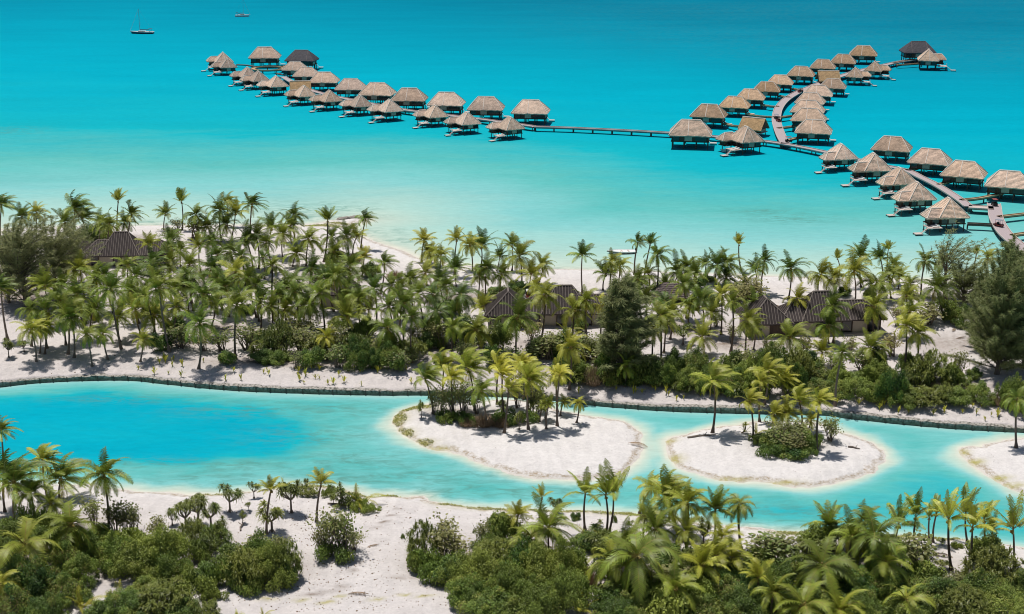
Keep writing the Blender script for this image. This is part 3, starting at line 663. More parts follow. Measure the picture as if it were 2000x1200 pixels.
walkway('boardwalk', [(1892,404),(1915,405.5),(1941,407)], 3.4, 'short pale landing between the two wide boardwalks at right', 'boardwalk', group=BW, mat='paledeck')
walkway('boardwalk', [(1941,398),(1943,410),(1945,424),(1952,440),(1963,456),(1978,470),(2000,487),(2050,518),(2110,545)], 3.3, 'wide curving boardwalk sweeping down to the shore at the right edge', 'boardwalk', group=BW, step=5)
walkway('boardwalk', [(1534,281),(1524,262),(1517,240),(1517,225),(1522,210),(1535,195),(1558,181),(1589,168),(1622,156),(1665,142),(1712,131),(1752,122),(1788,116)], 3.0, 'curved boardwalk between the two rows of the right arm', 'boardwalk', group=BW)
for pts, lab in [([(1412,240),(1432,246),(1455,247)], 'footbridge from the nearest tan-roofed bungalow to the gabled pavilion'),
    ([(1458,222),(1480,227),(1514,229)], 'footbridge to the second tan-roofed bungalow left of the curved boardwalk'),
    ([(1488,205),(1505,208),(1522,208.5)], 'footbridge to the third tan-roofed bungalow left of the curved boardwalk'),
    ([(1520,187),(1536,190),(1544,190)], 'footbridge to the fourth tan-roofed bungalow left of the curved boardwalk'),
    ([(1547,173),(1562,176),(1568,177)], 'footbridge to the fifth tan-roofed bungalow left of the curved boardwalk'),
    ([(1517,231),(1535,228),(1555,226)], 'footbridge across the bend of the curved boardwalk, upper of three at right'),
    ([(1519,251),(1535,249),(1556,246)], 'footbridge across the bend of the curved boardwalk, middle of three at right'),
    ([(1537,275),(1550,271),(1568,268)], 'footbridge across the bend of the curved boardwalk, lowest of three at right'),
    ([(1771,333),(1785,330),(1800,326)], 'footbridge to the second outer bungalow at far right'),
    ([(1833,361),(1847,357),(1863,352)], 'footbridge to the third outer bungalow at far right'),
    ([(1876,391),(1915,387),(1957,378)], 'footbridge to the outermost bungalow at the right edge'),
    ([(1950,424),(1975,421),(2020,416)], 'upper tan footbridge leaving the right edge of the photo'),
    ([(1976,460),(1995,457),(2030,453)], 'lower tan footbridge leaving the right edge of the photo'),
    ([(1890,437),(1915,438),(1948,440)], 'grey footbridge to the bungalow nearest the shore'),
    ([(1745,124),(1760,121),(1790,116)], 'footbridge to the black-roofed bungalow at far right'),
    ([(1752,127),(1775,126),(1800,124)], 'footbridge to the tan bungalow at far right')]:
    walkway('footbridge', pts, 1.3, lab, 'footbridge', mat='stilt' if 'grey' in lab else 'tandeck', group=FB, nsm=3, step=7)

# ------------------------------------------------------------------ carts, boats
def make_cart(body, roofc):
    r = empty('golf_cart')
    mb = MB(); mb.box((0, 0, .45), (2.3, 1.2, .3)); mb.box((.85, 0, .72), (.6, 1.15, .3), 0, .8); mb.box((-.75, 0, .75), (.75, 1.15, .32)); mb.build('body', M[body], r)
    mb = MB(); mb.box((-.15, 0, .72), (.5, 1.1, .14)); mb.box((-.38, 0, 1.0), (.12, 1.1, .5)); mb.build('seat', M['black'], r)
    mb = MB(); mb.box((-.05, 0, 1.93), (2.0, 1.3, .09), 0, .94)
    ro = mb.build('roof', M[roofc], r)
    mb = MB()
    for x in (-.85, .7):
        for y in (-.55, .55): mb.bar((x, y, .7), (x*.95, y, 1.9), .06)
    mb.build('roof_frame', M['black'], ro)
    mb = MB(); mb.tube([(0, -.1, 0), (0, .1, 0)], .26, 12); me = mb.mesh('wheel', M['black'])
    for x in (-.75, .8):
        for y in (-.55, .55): link('wheel', me, r, (x, y, .26))
    return r
def cart(px, py, z, yaw, body, roofc, label):
    r = make_cart(body, roofc); r.scale = (.85,)*3; p = at(px, py, z) if z else on_ground(px, py); r.location = (p.x, p.y, p.z+(.01 if z else 0)); r.rotation_euler = (0, 0, R(yaw)); tag(r, label, 'golf cart', 'golf carts')
cart(1033, 583, 0, 95, 'red', 'white', 'red golf cart with pale roof parked behind the middle dark-roofed house')
cart(1045, 579, 0, 80, 'grey', 'white', 'grey golf cart with white roof beside the red cart')
cart(1516, 233, 1.45, 97, 'black', 'grey', 'dark golf cart at the outermost bend of the curved boardwalk')
cart(1520.5, 238, 1.45, 104, 'red', 'black', 'dark red golf cart just below the dark one on the curved boardwalk')
cart(1540, 278, 1.45, 10, 'black', 'red', 'dark golf cart where the curved boardwalk meets the bridge')
cart(1563, 181, 1.45, 35, 'red', 'black', 'small red golf cart high on the curved boardwalk')
cart(1942, 402, 1.45, 90, 'black', 'red', 'dark golf cart with red roof on the landing at right')
cart(1951, 443, 1.45, -55, 'red', 'grey', 'red golf cart on the wide boardwalk sweeping to shore')

def hull(L, B, H, rake=.25, n=14, sheer=.25):
    mb = MB(); rows = []
    for i in range(n+1):
        t = i/n; x = -L/2+L*t
        w = B/2*(min(1, (1-t)*2.2)**.65)*(0.82+.18*min(1, t*5)); w = max(w, .02)
        zt = H+sheer*t*t; xx = x
        rows.append([mb.add((xx-rake*H*1.6*t**4*(1-max(z, 0)/max(zt, .01)), s*w*k, z)) for s, k, z in ((-1, 1, zt), (-1, .93, zt*.5), (-1, .55, -.15), (1, .55, -.15), (1, .93, zt*.5), (1, 1, zt))])
    for A, Bq in zip(rows, rows[1:]):
        for k in range(5): mb.idx(A[k], Bq[k], Bq[k+1], A[k+1])
    mb.idx(*rows[0]); return mb, rows
def sailboat(px, py, L, yaw, mast, label, stripe):
    p = at(px, py, 0); r = empty('sailboat', p, R(yaw)); tag(r, label, 'sailboat', 'sailboats at anchor')
    mb, rows = hull(L, L*.30, .85, rake=.8, sheer=.3); h = mb.build('hull', M['navy' if stripe else 'white'], r)
    dk = MB()
    for A, B in zip(rows, rows[1:]):
        q = [mb.v[A[0]], mb.v[B[0]], mb.v[B[5]], mb.v[A[5]]]; dk.face(*[(x, y*.98, z+.02) for x, y, z in q])
        for a, b in ((0, 0), (5, 5)):
            u, v = Vector(mb.v[A[a]]), Vector(mb.v[B[b]]); dk.bar(u+Vector((0, 0, .06)), v+Vector((0, 0, .06)), .16, .22)
    dk.build('deck', M['white'], h)
    c = MB(); c.box((-.02*L, 0, 1.2), (L*.36, L*.15, .6), 0, .8); c.box((-.28*L, 0, 1.1), (L*.14, L*.16, .3)); cb = c.build('cabin', M['white'], r)
    w = MB(); w.box((-.02*L, 0, 1.25), (L*.28, L*.145, .22)); w.build('window', M['glass'], cb)
    m = MB(); m.tube([(L*.07, 0, 1.0), (L*.07, 0, 1.2+mast)], [.11, .06] if stripe else [.05, .03], 6); ms = m.build('mast', M['alu'], r)
    m = MB(); m.bar((L*.07, -L*.05, 1.2+mast*.55), (L*.07, L*.05, 1.2+mast*.55), .06); m.build('spreader', M['alu'], ms)
    m = MB(); m.tube([(L*.06, 0, 2.1), (-L*.33, 0, 2.0)], .17, 6); m.build('boom', M['navy'], r)
    m = MB(); m.tube([(L*.48, 0, 1.5), (L*.07, 0, 1.1+mast)], .05, 4); m.build('rolled_jib', M['alu'], r)
    m = MB()
    for e in ((-L*.48, 0), (L*.05, L*.14), (L*.05, -L*.14)): m.bar((e[0], e[1], 1.2), (L*.07, 0, 1.1+mast), .025)
    m.build('rigging', M['alu'], r)
    m = MB(); m.box((-.37*L, 0, 2.5), (L*.13, L*.19, .08)); m.bar((-.42*L, -.5, 1.3), (-.42*L, -.5, 2.5), .05); m.bar((-.42*L, .5, 1.3), (-.42*L, .5, 2.5), .05); m.build('bimini', M['navy'], r)
sailboat(277, 66, 12.4, 176, 11.5, 'dark-hulled white-decked sailboat with tall mast anchored at upper left', True)
sailboat(474, 33, 8.6, 4, 9.0, 'small white sailboat anchored near the top edge', False)
def motorboat(px, py, L, yaw, label, dark):
    p = at(px, py, 0); r = empty('motorboat', p, R(yaw)); tag(r, label, 'boat', 'small white boats')
    mb, rows = hull(L, L*.37, .50, rake=.9, sheer=.34); h = mb.build('hull', M['white'], r)
    s = MB()
    for A, B in zip(rows, rows[1:]):
        for a in (0, 5):
            u, v = Vector(mb.v[A[a]]), Vector(mb.v[B[a]]); s.bar(u+Vector((0, 0, -.28)), v+Vector((0, 0, -.28)), .08, .10)
    s.build('rub_rail', M['black' if dark else 'grey'], h)
    s = MB()
    for A, B in zip(rows, rows[1:]):
        q = [mb.v[A[0]], mb.v[B[0]], mb.v[B[5]], mb.v[A[5]]]; s.face(*[(x, y*.97, z-.03) for x, y, z in q])
    s.build('deck', M['white'], h)
    s = MB()
    for x in (-.25, -.02, .2): s.box((x*L, 0, .50), (.32, L*.2, .16))
    s.build('bench', M['paledeck'], r)
    s = MB(); s.box((-.52*L, 0, .85), (.42, .36, .55), 0, .75); s.box((-.54*L, 0, .35), (.16, .16, .6)); s.build('outboard_motor', M['black'], r)
motorboat(1213, 495, 6.4, 188, 'white motorboat with black outboard afloat close to the beach', True)
motorboat(1421, 297, 4.6, 172, 'small white boat tied at the deck of a grey-roofed bungalow', False)

# ------------------------------------------------------------------ dark-roofed houses ashore
def slope_block(r, name, cx, cy, w, d, z, rise, rlen, axis, mat='shingle', pitch=.5, bw=.075, hipcap=True):
    ro = roof_mesh(cx, cy, w, d, z, rise, rlen, axis, thick=.2, sag=.0, seed=4, ragged=0, n=3).build(name, M[mat], r)
    mb = MB(); hw, hd = w/2, d/2
    def lay(e0, e1, t0, t1):                        # battens running up a slope
        L = (Vector(e1)-Vector(e0)).length; n = int(L/pitch)
        for i in range(1, n):
            u = i/n; e = Vector(e0)+(Vector(e1)-Vector(e0))*u
            # top point: go straight up the slope until the hip or the ridge
            ax = (Vector(e1)-Vector(e0)).normalized(); s0 = (Vector(t0)-Vector(e0)).dot(ax); s1 = (Vector(t1)-Vector(e0)).dot(ax); s = u*L
            up = Vector(t0)-Vector(e0)-ax*s0
            k = 1.0
            if s < s0: k = s/s0
            elif s > s1: k = (L-s)/(L-s1)
            if k > .06: mb.bar(e+Vector((0, 0, .07)), e+up*k+Vector((0, 0, .07)), bw, .10)
    A, B, C, D = (cx-hw, cy-hd, z), (cx+hw, cy-hd, z), (cx+hw, cy+hd, z), (cx-hw, cy+hd, z)
    if axis == 'x': r0, r1 = (cx-rlen/2, cy, z+rise), (cx+rlen/2, cy, z+rise); S = [(A, B, r0, r1), (B, C, r1, r1), (C, D, r1, r0), (D, A, r0, r0)]
    else: r0, r1 = (cx, cy-rlen/2, z+rise), (cx, cy+rlen/2, z+rise); S = [(A, B, r0, r0), (B, C, r0, r1), (C, D, r1, r1), (D, A, r1, r0)]
    for s in S: lay(*s)
    mb.build('battens', M['batten'], ro)
    if hipcap: caps(cx, cy, w, d, z, rise, rlen, axis, r=.11, sag=0, rr_=.8).build('hip_cap', M['batten'], ro)
def beach_house(px, py, yaw, label, sc=1.0):
    p = on_ground(px, py); r = empty('beach_house', p, R(yaw), sc); tag(r, label, 'house', 'dark-roofed houses behind the beach')
    ez = 2.55
    slope_block(r, 'roof', -7.9, 3.0, 8.2, 8.6, ez, 3.7, 2.4, 'y')
    slope_block(r, 'roof', 3.6, 3.4, 19.0, 7.2, ez+.03, 2.55, 13.0, 'x')
    slope_block(r, 'roof', 2.2, 3.5, 8.6, 8.0, ez+.06, 4.25, 2.9, 'x')
    w = MB(); w.box((-7.9, 3.0, 1.1), (6.8, 7.2, 3.2)); w.box((3.6, 3.5, 1.12), (17.4, 5.6, 3.2)); wl = w.build('wall', M['beige'], r)
    def pan(name, x0, x1, y, z0, z1, m):
        b = MB(); b.box(((x0+x1)/2, y, (z0+z1)/2), (x1-x0, .12, z1-z0)); b.build(name, M[m], wl)
    pan('doorway', -3.9, -2.4, .66, 0, 2.3, 'glass'); pan('doorway', .9, 2.4, .66, 0, 2.35, 'glass'); pan('doorway', 5.4, 7.0, .66, 0, 2.3, 'glass')
    pan('window', -10.8, -9.2, -.66, .7, 2.1, 'glass'); pan('window', -7.8, -4.9, -.66, .2, 2.2, 'darkwood'); pan('doorway', 10.0, 11.6, .66, 0, 2.2, 'glass')
    b = MB(); b.box((0, 0, 1.15), (.16, .16, 2.7)); pm = b.mesh('veranda_post', M['darkwood'])
    for x in (-11.2, -4.6, -2.3, .8, 2.5, 5.3, 7.1, 9.9, 12.1): link('veranda_post', pm, r, (x, .55 if x > -4.6 else -.72, 0))
    b = MB(); b.box((3.7, .35, 0), (18.2, 1.4, .30)); b.box((-7.9, -1.1, 0), (8.0, 1.2, .296)); b.build('plinth', M['paledeck'], r)
beach_house(1079, 640, 1.5, 'brown-roofed beach house behind palms at the middle of the shore')
beach_house(1587, 655, 5.0, 'dark-roofed beach house at right with three open bays', 1.02)
beach_house(214, 523, 3.0, 'dark brown ribbed roof of the house at left, half hidden by palms', .98)
def hut(px, py, w, d, h, rise, yaw, label, thatch):
    p = on_ground(px, py); r = empty('beach_hut', p+Vector((0, d/2, 0)), R(yaw)); tag(r, label, 'hut', None)
    if thatch:
        ro = roof_mesh(0, 0, w, d, h, rise, w*.32, 'x', seed=2).build('roof', M['oldthatch'], r); ro['tone'] = .15
        b = MB(); b.tube([(0, 0, -.6), (0, 0, h+.4)], .12, 6); pm = b.mesh('post', M['darkwood'])
        for x in (-w*.4, w*.4):
            for y in (-d*.4, d*.4): link('post', pm, r, (x, y, 0))
        b = MB(); b.box((0, d*.2, h*.5), (w*.7, .12, h)); b.build('screen_wall', M['darkwood'], r)
    else:
        slope_block(r, 'roof', 0, 0, w, d, h, rise, w*.4, 'x')
        b = MB(); b.box((0, 0, h*.45), (w*.85, d*.85, h*1.1)); wl = b.build('wall', M['beige'], r)
        b = MB(); b.box((w*.18, -d*.43, h*.45), (1.7, .12, h*.85)); b.build('doorway', M['glass'], wl)
hut(1312, 594, 7.0, 5.2, 1.3, 2.2, -8, 'low grey thatched shelter on the beach right of the tall dark ironwood', True)
hut(660, 603, 8, 6, 2.6, 2.6, 4, 'small beige hut with dark doorway hidden among the left grove palms', False)

# ------------------------------------------------------------------ groyne and boulders
def rock(rr, s):
    mb = MB(); import bmesh
    bm = bmesh.new(); bmesh.ops.create_icosphere(bm, subdivisions=2, radius=1)
    off = Vector((rr.random()*9, rr.random()*9, rr.random()*9))
    from mathutils import noise as mn
    for v in bm.verts: v.co *= s*(1+.55*mn.noise(v.co*1.3+off)); v.co.z *= .6
    me = bpy.data.meshes.new('boulder'); bm.to_mesh(me); bm.free(); me.materials.append(M['rock']); return me
rr = random.Random(4); RK = [rock(rr, 1) for _ in range(5)]
first = [(664+i*1.75+rr.uniform(-1.5, 1.5), 430.5-i*.24+rr.uniform(-1.3, 1.3), rr.uniform(.55, 1.0)) for i in range(34)]
g0 = at(692, 430, 0)
gr = empty('rock_groyne', g0); tag(gr, 'low groyne of dark stones running off the sand spit at left centre', 'groyne')
for i, (x, y, s) in enumerate(first):
    p = at(x, y, .3); p.z = max(gz(p.x, p.y), 0)+.12; o = link('stone', RK[i % 5], gr, p-g0); o.scale = (s*1.2, s, s*.8); o.rotation_euler = (0, 0, rr.uniform(0, 6))
# ------------------------------------------------------------------ vegetation meshes
UP = Vector((0, 0, 1))
def frond(mb, rr, az, el, L, droop, wind, age, np_=24, z0=0.0, wl=.31, lw=.118):
    d = Vector((math.cos(az)*math.cos(el), math.sin(az)*math.cos(el), math.sin(el))); p = Vector((0, 0, z0))+d*.12
    pts, dirs = [p.copy()], [d.copy()]; n = 11; wv = Vector((1, -.12, .05))
    for i in range(n):
        t = (i+1)/n
        d = (d+Vector((0, 0, -droop*.19*(.35+t)))+wv*(wind*.15*(.25+t))).normalized()
        p = p+d*(L/n); pts.append(p.copy()); dirs.append(d.copy())
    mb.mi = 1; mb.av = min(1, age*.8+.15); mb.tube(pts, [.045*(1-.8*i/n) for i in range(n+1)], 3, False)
    mb.mi = 0
    roll = rr.uniform(-.5, .5)
    for i in range(np_):
        t = .10+.90*(i+.5)/np_; f = t*n; k = min(int(f), n-1); u = f-k
        q = pts[k].lerp(pts[k+1], u); dd = dirs[k].lerp(dirs[k+1], u).normalized()
        side = dd.cross(UP)
        if side.length < .15: side = Vector((-math.sin(az), math.cos(az), 0))
        side.normalize(); nrm = side.cross(dd).normalized()
        side2 = (side*math.cos(roll)+nrm*math.sin(roll)).normalized()
        prof = (math.sin(math.pi*min(1, .13+.85*t)))**.7
        dp = min(1, max(0, .30+.75*age+rr.uniform(-.12, .12)))
        for s in (-1, 1):
            ll = L*wl*prof*rr.uniform(.82, 1.15)
            ld = (side2*s*.88+dd*(.35+.35*t)+nrm*.22).normalized()
            w = dd*(lw*L/3.6*rr.uniform(.8, 1.2)*(1-.30*t))
            a = q; m = q+ld*ll*.46+Vector((0, 0, -.10*ll*(.4+dp)))+wv*(wind*.08*ll)
            e = m+(ld*(1-.75*dp)+Vector((0, 0, -1.05*dp))+wv*(wind*.5)).normalized()*ll*.56
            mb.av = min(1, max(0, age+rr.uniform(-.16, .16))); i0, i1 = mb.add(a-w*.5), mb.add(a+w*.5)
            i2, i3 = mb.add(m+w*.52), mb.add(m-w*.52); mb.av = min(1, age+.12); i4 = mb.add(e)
            mb.idx(i0, i1, i2, i3); mb.idx(i3, i2, i4)
def crown(seed, style, np_=27, lw=.112, wl=.275):
    rr = random.Random(seed); mb = MB()
    nf = {'n': 20, 'w': 19, 'u': 15, 'y': 12, 's': 17, 'd': 20, 'v': 9}[style]
    for i in range(nf):
        t = i/(nf-1); az = i*2.39996+rr.uniform(-.3, .3)
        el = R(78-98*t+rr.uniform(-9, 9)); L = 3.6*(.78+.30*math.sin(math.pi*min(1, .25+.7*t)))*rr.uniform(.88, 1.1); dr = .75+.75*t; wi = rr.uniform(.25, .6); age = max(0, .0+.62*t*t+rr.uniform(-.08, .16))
        if style == 'w': wi = rr.uniform(.85, 1.5); el = R(74-72*t+rr.uniform(-9, 9)); dr = .6+.45*t
        if style == 'u': el = R(86-40*t+rr.uniform(-8, 8)); dr = .42; wi = rr.uniform(.15, .5); L *= .95
        if style == 's': el = R(80-70*t+rr.uniform(-9, 9)); dr = .5+.35*t; wi = rr.uniform(.0, .35)
        if style == 'd': el = R(66-100*t+rr.uniform(-9, 9)); dr = 1.0+.8*t; wi = rr.uniform(-.05, .3)
        if style == 'y': el = R(82-55*t+rr.uniform(-8, 8)); dr = .8; wi = rr.uniform(.1, .5); L *= .8
        if style == 'v': el = R(86-62*t+rr.uniform(-8, 8)); dr = .35+.5*t; wi = rr.uniform(.0, .5); L *= 1.05; age = rr.uniform(.05, .55)
        frond(mb, rr, az, el, L, dr, wi, age, np_, 0, wl*(.8 if style == 'v' else 1), lw)
    if style in 'nwd':                              # a few spent fronds hang down the trunk
        for k in range(rr.choice((1, 2, 3))):
            n0 = len(mb.v); frond(mb, rr, rr.uniform(0, 6.28), R(-48), 2.5, 2.4, .1, 1.0, 18, -.15, .2)
    mb.mi = 1; mb.av = .5; mb.tube([(0, 0, -.5), (0, 0, .35)], [.13, .07], 6)
    mb.av = .9
    for k in range(rr.choice((0, 5, 7))):
        a = rr.uniform(0, 6.28); c = Vector((.24*math.cos(a), .24*math.sin(a), -.22+rr.uniform(-.12, .05)))
        mb.box(c, (.19, .19, .24), a, .7)
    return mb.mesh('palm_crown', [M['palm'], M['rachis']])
CROWN = {s: [crown(100+i*7+ord(s), s) for i in range(k)] for s, k in (('n', 9), ('w', 8), ('u', 3), ('s', 4), ('y', 3), ('d', 5), ('v', 5))}
BIG = {s: [crown(500+i*7+ord(s), s, 25, .128, .25) for i in range(k)] for s, k in (('n', 5), ('w', 3), ('d', 5), ('v', 5), ('s', 2))}
def trunk_mesh(seed):
    rr = random.Random(seed); mb = MB(); pts = []; rad = []; b = rr.uniform(-.07, .07); b2 = rr.uniform(-.02, .02)
    for i in range(9):
        t = i/8; pts.append((b*math.sin(math.pi*t), b2*math.sin(math.pi*t*1.3)*(1-t), t)); rad.append(1.0-.38*t+(.75 if i == 0 else .0))
    # unit length; radius is given by the x/y scale
    n = 7; rings = []
    for (x, y, z), r in zip(pts, rad): rings.append([mb.add((x*25+r*math.cos(2*math.pi*k/n), y*25+r*math.sin(2*math.pi*k/n), z)) for k in range(n)])
    for A, B in zip(rings, rings[1:]):
        for k in range(n): mb.idx(A[k], A[(k+1) % n], B[(k+1) % n], B[k])
    return mb.mesh('palm_trunk', M['trunk'], True)
TRUNK = [trunk_mesh(i) for i in range(6)]

def leaf_cloud(mb, rr, lobes, n, ls, la, dens=.62, av=(0, .6), flat=.55):
    tot = sum(r[3]*r[4]*r[5] for r in lobes)**1
    wts = [l[3]*l[4]+l[4]*l[5]+l[3]*l[5] for l in lobes]; W = sum(wts)
    for l, w in zip(lobes, wts):
        cx, cy, cz, rx, ry, rz = l; base = rr.uniform(*av)
        for _ in range(int(n*w/W)):
            v = Vector((rr.gauss(0, 1), rr.gauss(0, 1), rr.gauss(0, 1))).normalized(); k = rr.uniform(dens, 1.06)
            if v.z < -.25 and rr.random() < .6: v.z = -v.z
            p = Vector((cx+v.x*rx*k, cy+v.y*ry*k, cz+v.z*rz*k))
            if p.z < .05: p.z = rr.uniform(.05, .3)
            nrm = (v*flat+UP*.55+Vector((rr.uniform(-1, 1), rr.uniform(-1, 1), rr.uniform(-1, 1)))*.75).normalized()
            a = nrm.cross(Vector((rr.uniform(-1, 1), rr.uniform(-1, 1), rr.uniform(-1, 1)))).normalized(); b = nrm.cross(a)
            s = ls*rr.uniform(.65, 1.35); mb.av = min(1, max(0, base+rr.uniform(-.22, .26)))
            q = [p-a*s*.5, p+b*s*la*.5, p+a*s*.5, p-b*s*la*.5]; mb.face(*q)
def shrub_mesh(seed, kind):
    rr = random.Random(seed); mb = MB()
    # canopy about 4 m wide, 2.6 m tall, unit scale
    if kind == 'big':
        lobes = []
        for i in range(rr.randint(34, 44)):
            a = rr.uniform(0, 6.28); d = 3.1*math.sqrt(rr.random()); r = rr.uniform(.35, .95)
            lobes.append((d*math.cos(a), d*math.sin(a), max(.4, (2.7-.62*d)*rr.uniform(.35, 1.15)), r, r*rr.uniform(.7, 1.2), r*rr.uniform(.6, 1)))
        lobes.append((0, 0, 1.1, 2.3, 2.3, 1.3))
        leaf_cloud(mb, rr, lobes, 15500, .165, .6, .45, (0, .8))
    elif kind == 'broad':
        lobes = []
        for i in range(rr.randint(15, 19)):
            a = rr.uniform(0, 6.28); d = 1.75*math.sqrt(rr.random()); r = rr.uniform(.34, .8)
            lobes.append((d*math.cos(a), d*math.sin(a), max(.35, (1.75-.45*d)*rr.uniform(.5, 1.15)), r, r, r*rr.uniform(.65, 1)))
        lobes.append((0, 0, .8, 1.45, 1.45, .95))
        leaf_cloud(mb, rr, lobes, 7000, .165, .62, .5, (0, .7))
    elif kind == 'strappy':
        for i in range(110):
            a = rr.uniform(0, 6.28); d = 1.9*math.sqrt(rr.random()); z = max(.15, (2.0-.45*d)*rr.uniform(.35, 1.1)); base = rr.uniform(0, .6)
            for k in range(26):
                az = rr.uniform(0, 6.28); el = R(rr.uniform(-15, 75)); L = rr.uniform(.32, .6)
                o = Vector((d*math.cos(a), d*math.sin(a), z)); u = Vector((math.cos(az)*math.cos(el), math.sin(az)*math.cos(el), math.sin(el)))
                s = u.cross(UP).normalized()*.034; m = o+u*L*.6; e = o+u*L+Vector((0, 0, -.16*L/.5)); mb.av = min(1, max(0, base+rr.uniform(-.1, .3)))
                mb.face(o-s*.6, o+s*.6, m+s, m-s); mb.face(m-s, m+s, e)
    elif kind == 'low':
        lobes = []
        for i in range(14):
            a = rr.uniform(0, 6.28); d = 1.7*math.sqrt(rr.random()); r = rr.uniform(.4, .75); lobes.append((d*math.cos(a), d*math.sin(a), rr.uniform(.2, .6), r, r, r*.6))
        leaf_cloud(mb, rr, lobes, 3000, .16, .6, .45, (.1, .7))
    elif kind == 'dry':
        for i in range(520):
            a = rr.uniform(0, 6.28); d = 1.5*math.sqrt(rr.random()); o = Vector((d*math.cos(a)*.6, d*math.sin(a)*.6, 0.05)); mb.av = rr.random()
            e = Vector((d*math.cos(a)*1.3, d*math.sin(a)*1.3, rr.uniform(.2, 1.5)*(1.2-.4*d))); m = o.lerp(e, .6)+Vector((rr.uniform(-.2, .2), rr.uniform(-.2, .2), .2))
            s = Vector((rr.uniform(-1, 1), rr.uniform(-1, 1), 0)).normalized()*.025; mb.face(o-s, o+s, m+s, m-s); mb.face(m-s, m+s, e)
    return mb.mesh('foliage', M['dry' if kind == 'dry' else 'pandan' if kind == 'strappy' else 'shrub'])
def stems_mesh(seed, h=1.5, n=9, sp=1.2):
    rr = random.Random(seed); mb = MB()
    for i in range(n):
        a = rr.uniform(0, 6.28); b = Vector((rr.uniform(-.4, .4), rr.uniform(-.4, .4), -.3)); e = Vector((sp*math.cos(a)*rr.uniform(.3, 1), sp*math.sin(a)*rr.uniform(.3, 1), h*rr.uniform(.7, 1.15)))
        mb.tube([b, b.lerp(e, .5)+Vector((rr.uniform(-.2, .2), rr.uniform(-.2, .2), .1)), e], [.06, .045, .02], 5, False)
    return mb.mesh('stems', M['bark'])
def sparse_mesh(seed):                              # thin-stemmed tree with loose round leaves, about 3.6 m tall
    rr = random.Random(seed); mb = MB(); st = MB()
    for i in range(13):
        a = rr.uniform(0, 6.28); sp = rr.uniform(.2, 1.25); b = Vector((rr.uniform(-.3, .3), rr.uniform(-.3, .3), -.3)); e = Vector((sp*math.cos(a), sp*math.sin(a), rr.uniform(1.9, 3.7)-.4*sp))
        m = b.lerp(e, .55)+Vector((rr.uniform(-.25, .25), rr.uniform(-.25, .25), .2)); st.tube([b, m, e], [.055, .04, .015], 4, False)
        for k in range(rr.randint(3, 5)):
            f = m.lerp(e, rr.uniform(.05, 1)); t = f+Vector((rr.uniform(-.5, .5), rr.uniform(-.5, .5), rr.uniform(.05, .5))); st.tube([f, t], [.02, .01], 3, False)
            base = rr.uniform(0, .8)
            for q in range(rr.randint(7, 15)):
                p = t+Vector((rr.gauss(0, .27), rr.gauss(0, .27), rr.gauss(0, .25))); nrm = (UP*.6+Vector((rr.uniform(-1, 1), rr.uniform(-1, 1), rr.uniform(-.6, 1)))).normalized()
                x = nrm.cross(Vector((rr.uniform(-1, 1), rr.uniform(-1, 1), .3))).normalized(); y = nrm.cross(x); s = rr.uniform(.07, .125); mb.av = min(1, max(0, base+rr.uniform(-.2, .25)))
                mb.face(p-x*s, p-x*s*.4+y*s*.8, p+x*s*.5+y*s*.75, p+x*s, p+x*s*.4-y*s*.8, p-x*s*.5-y*s*.75)
    return mb.mesh('foliage', M['sparse']), st.mesh('stems', M['bark'])
def pandanus_mesh(seed):                            # about 3 m tall : forked stem with strap-leaved heads
    rr = random.Random(seed); mb = MB(); st = MB(); n = rr.randint(6, 10); fk = Vector((0, 0, rr.uniform(.8, 1.3)))
    st.tube([(0, 0, -.3), fk], [.10, .075], 6, False)
    for k in range(4): a = k*1.57+rr.random(); st.tube([(0.3*math.cos(a), .3*math.sin(a), -.2), (0, 0, .5)], [.035, .03], 4, False)
    for i in range(n):
        a = i*2.4+rr.uniform(-.4, .4); sp = rr.uniform(.15, 1.0); e = Vector((sp*math.cos(a), sp*math.sin(a), rr.uniform(1.7, 2.75)-.3*sp))
        st.tube([fk, fk.lerp(e, .5)+Vector((.2*math.cos(a), .2*math.sin(a), -.05)), e], [.06, .05, .045], 5, False); base = rr.uniform(0, .45)
        for k in range(46):
            az = k*2.4+rr.uniform(-.2, .2); el = R(85-125*(k/46)+rr.uniform(-8, 8)); L = rr.uniform(.55, .85); u = Vector((math.cos(az)*math.cos(el), math.sin(az)*math.cos(el), math.sin(el)))
            s = u.cross(UP).normalized()*.04; m = e+u*L*.55; q = e+u*L*.85+Vector((0, 0, -.32*L)); mb.av = min(1, base+.5*(k/46)**3+rr.uniform(0, .15)); mb.face(e-s*.7, e+s*.7, m+s, m-s); mb.face(m-s, m+s, q)
    return mb.mesh('foliage', M['pandan']), st.mesh('stem', M['bark'])
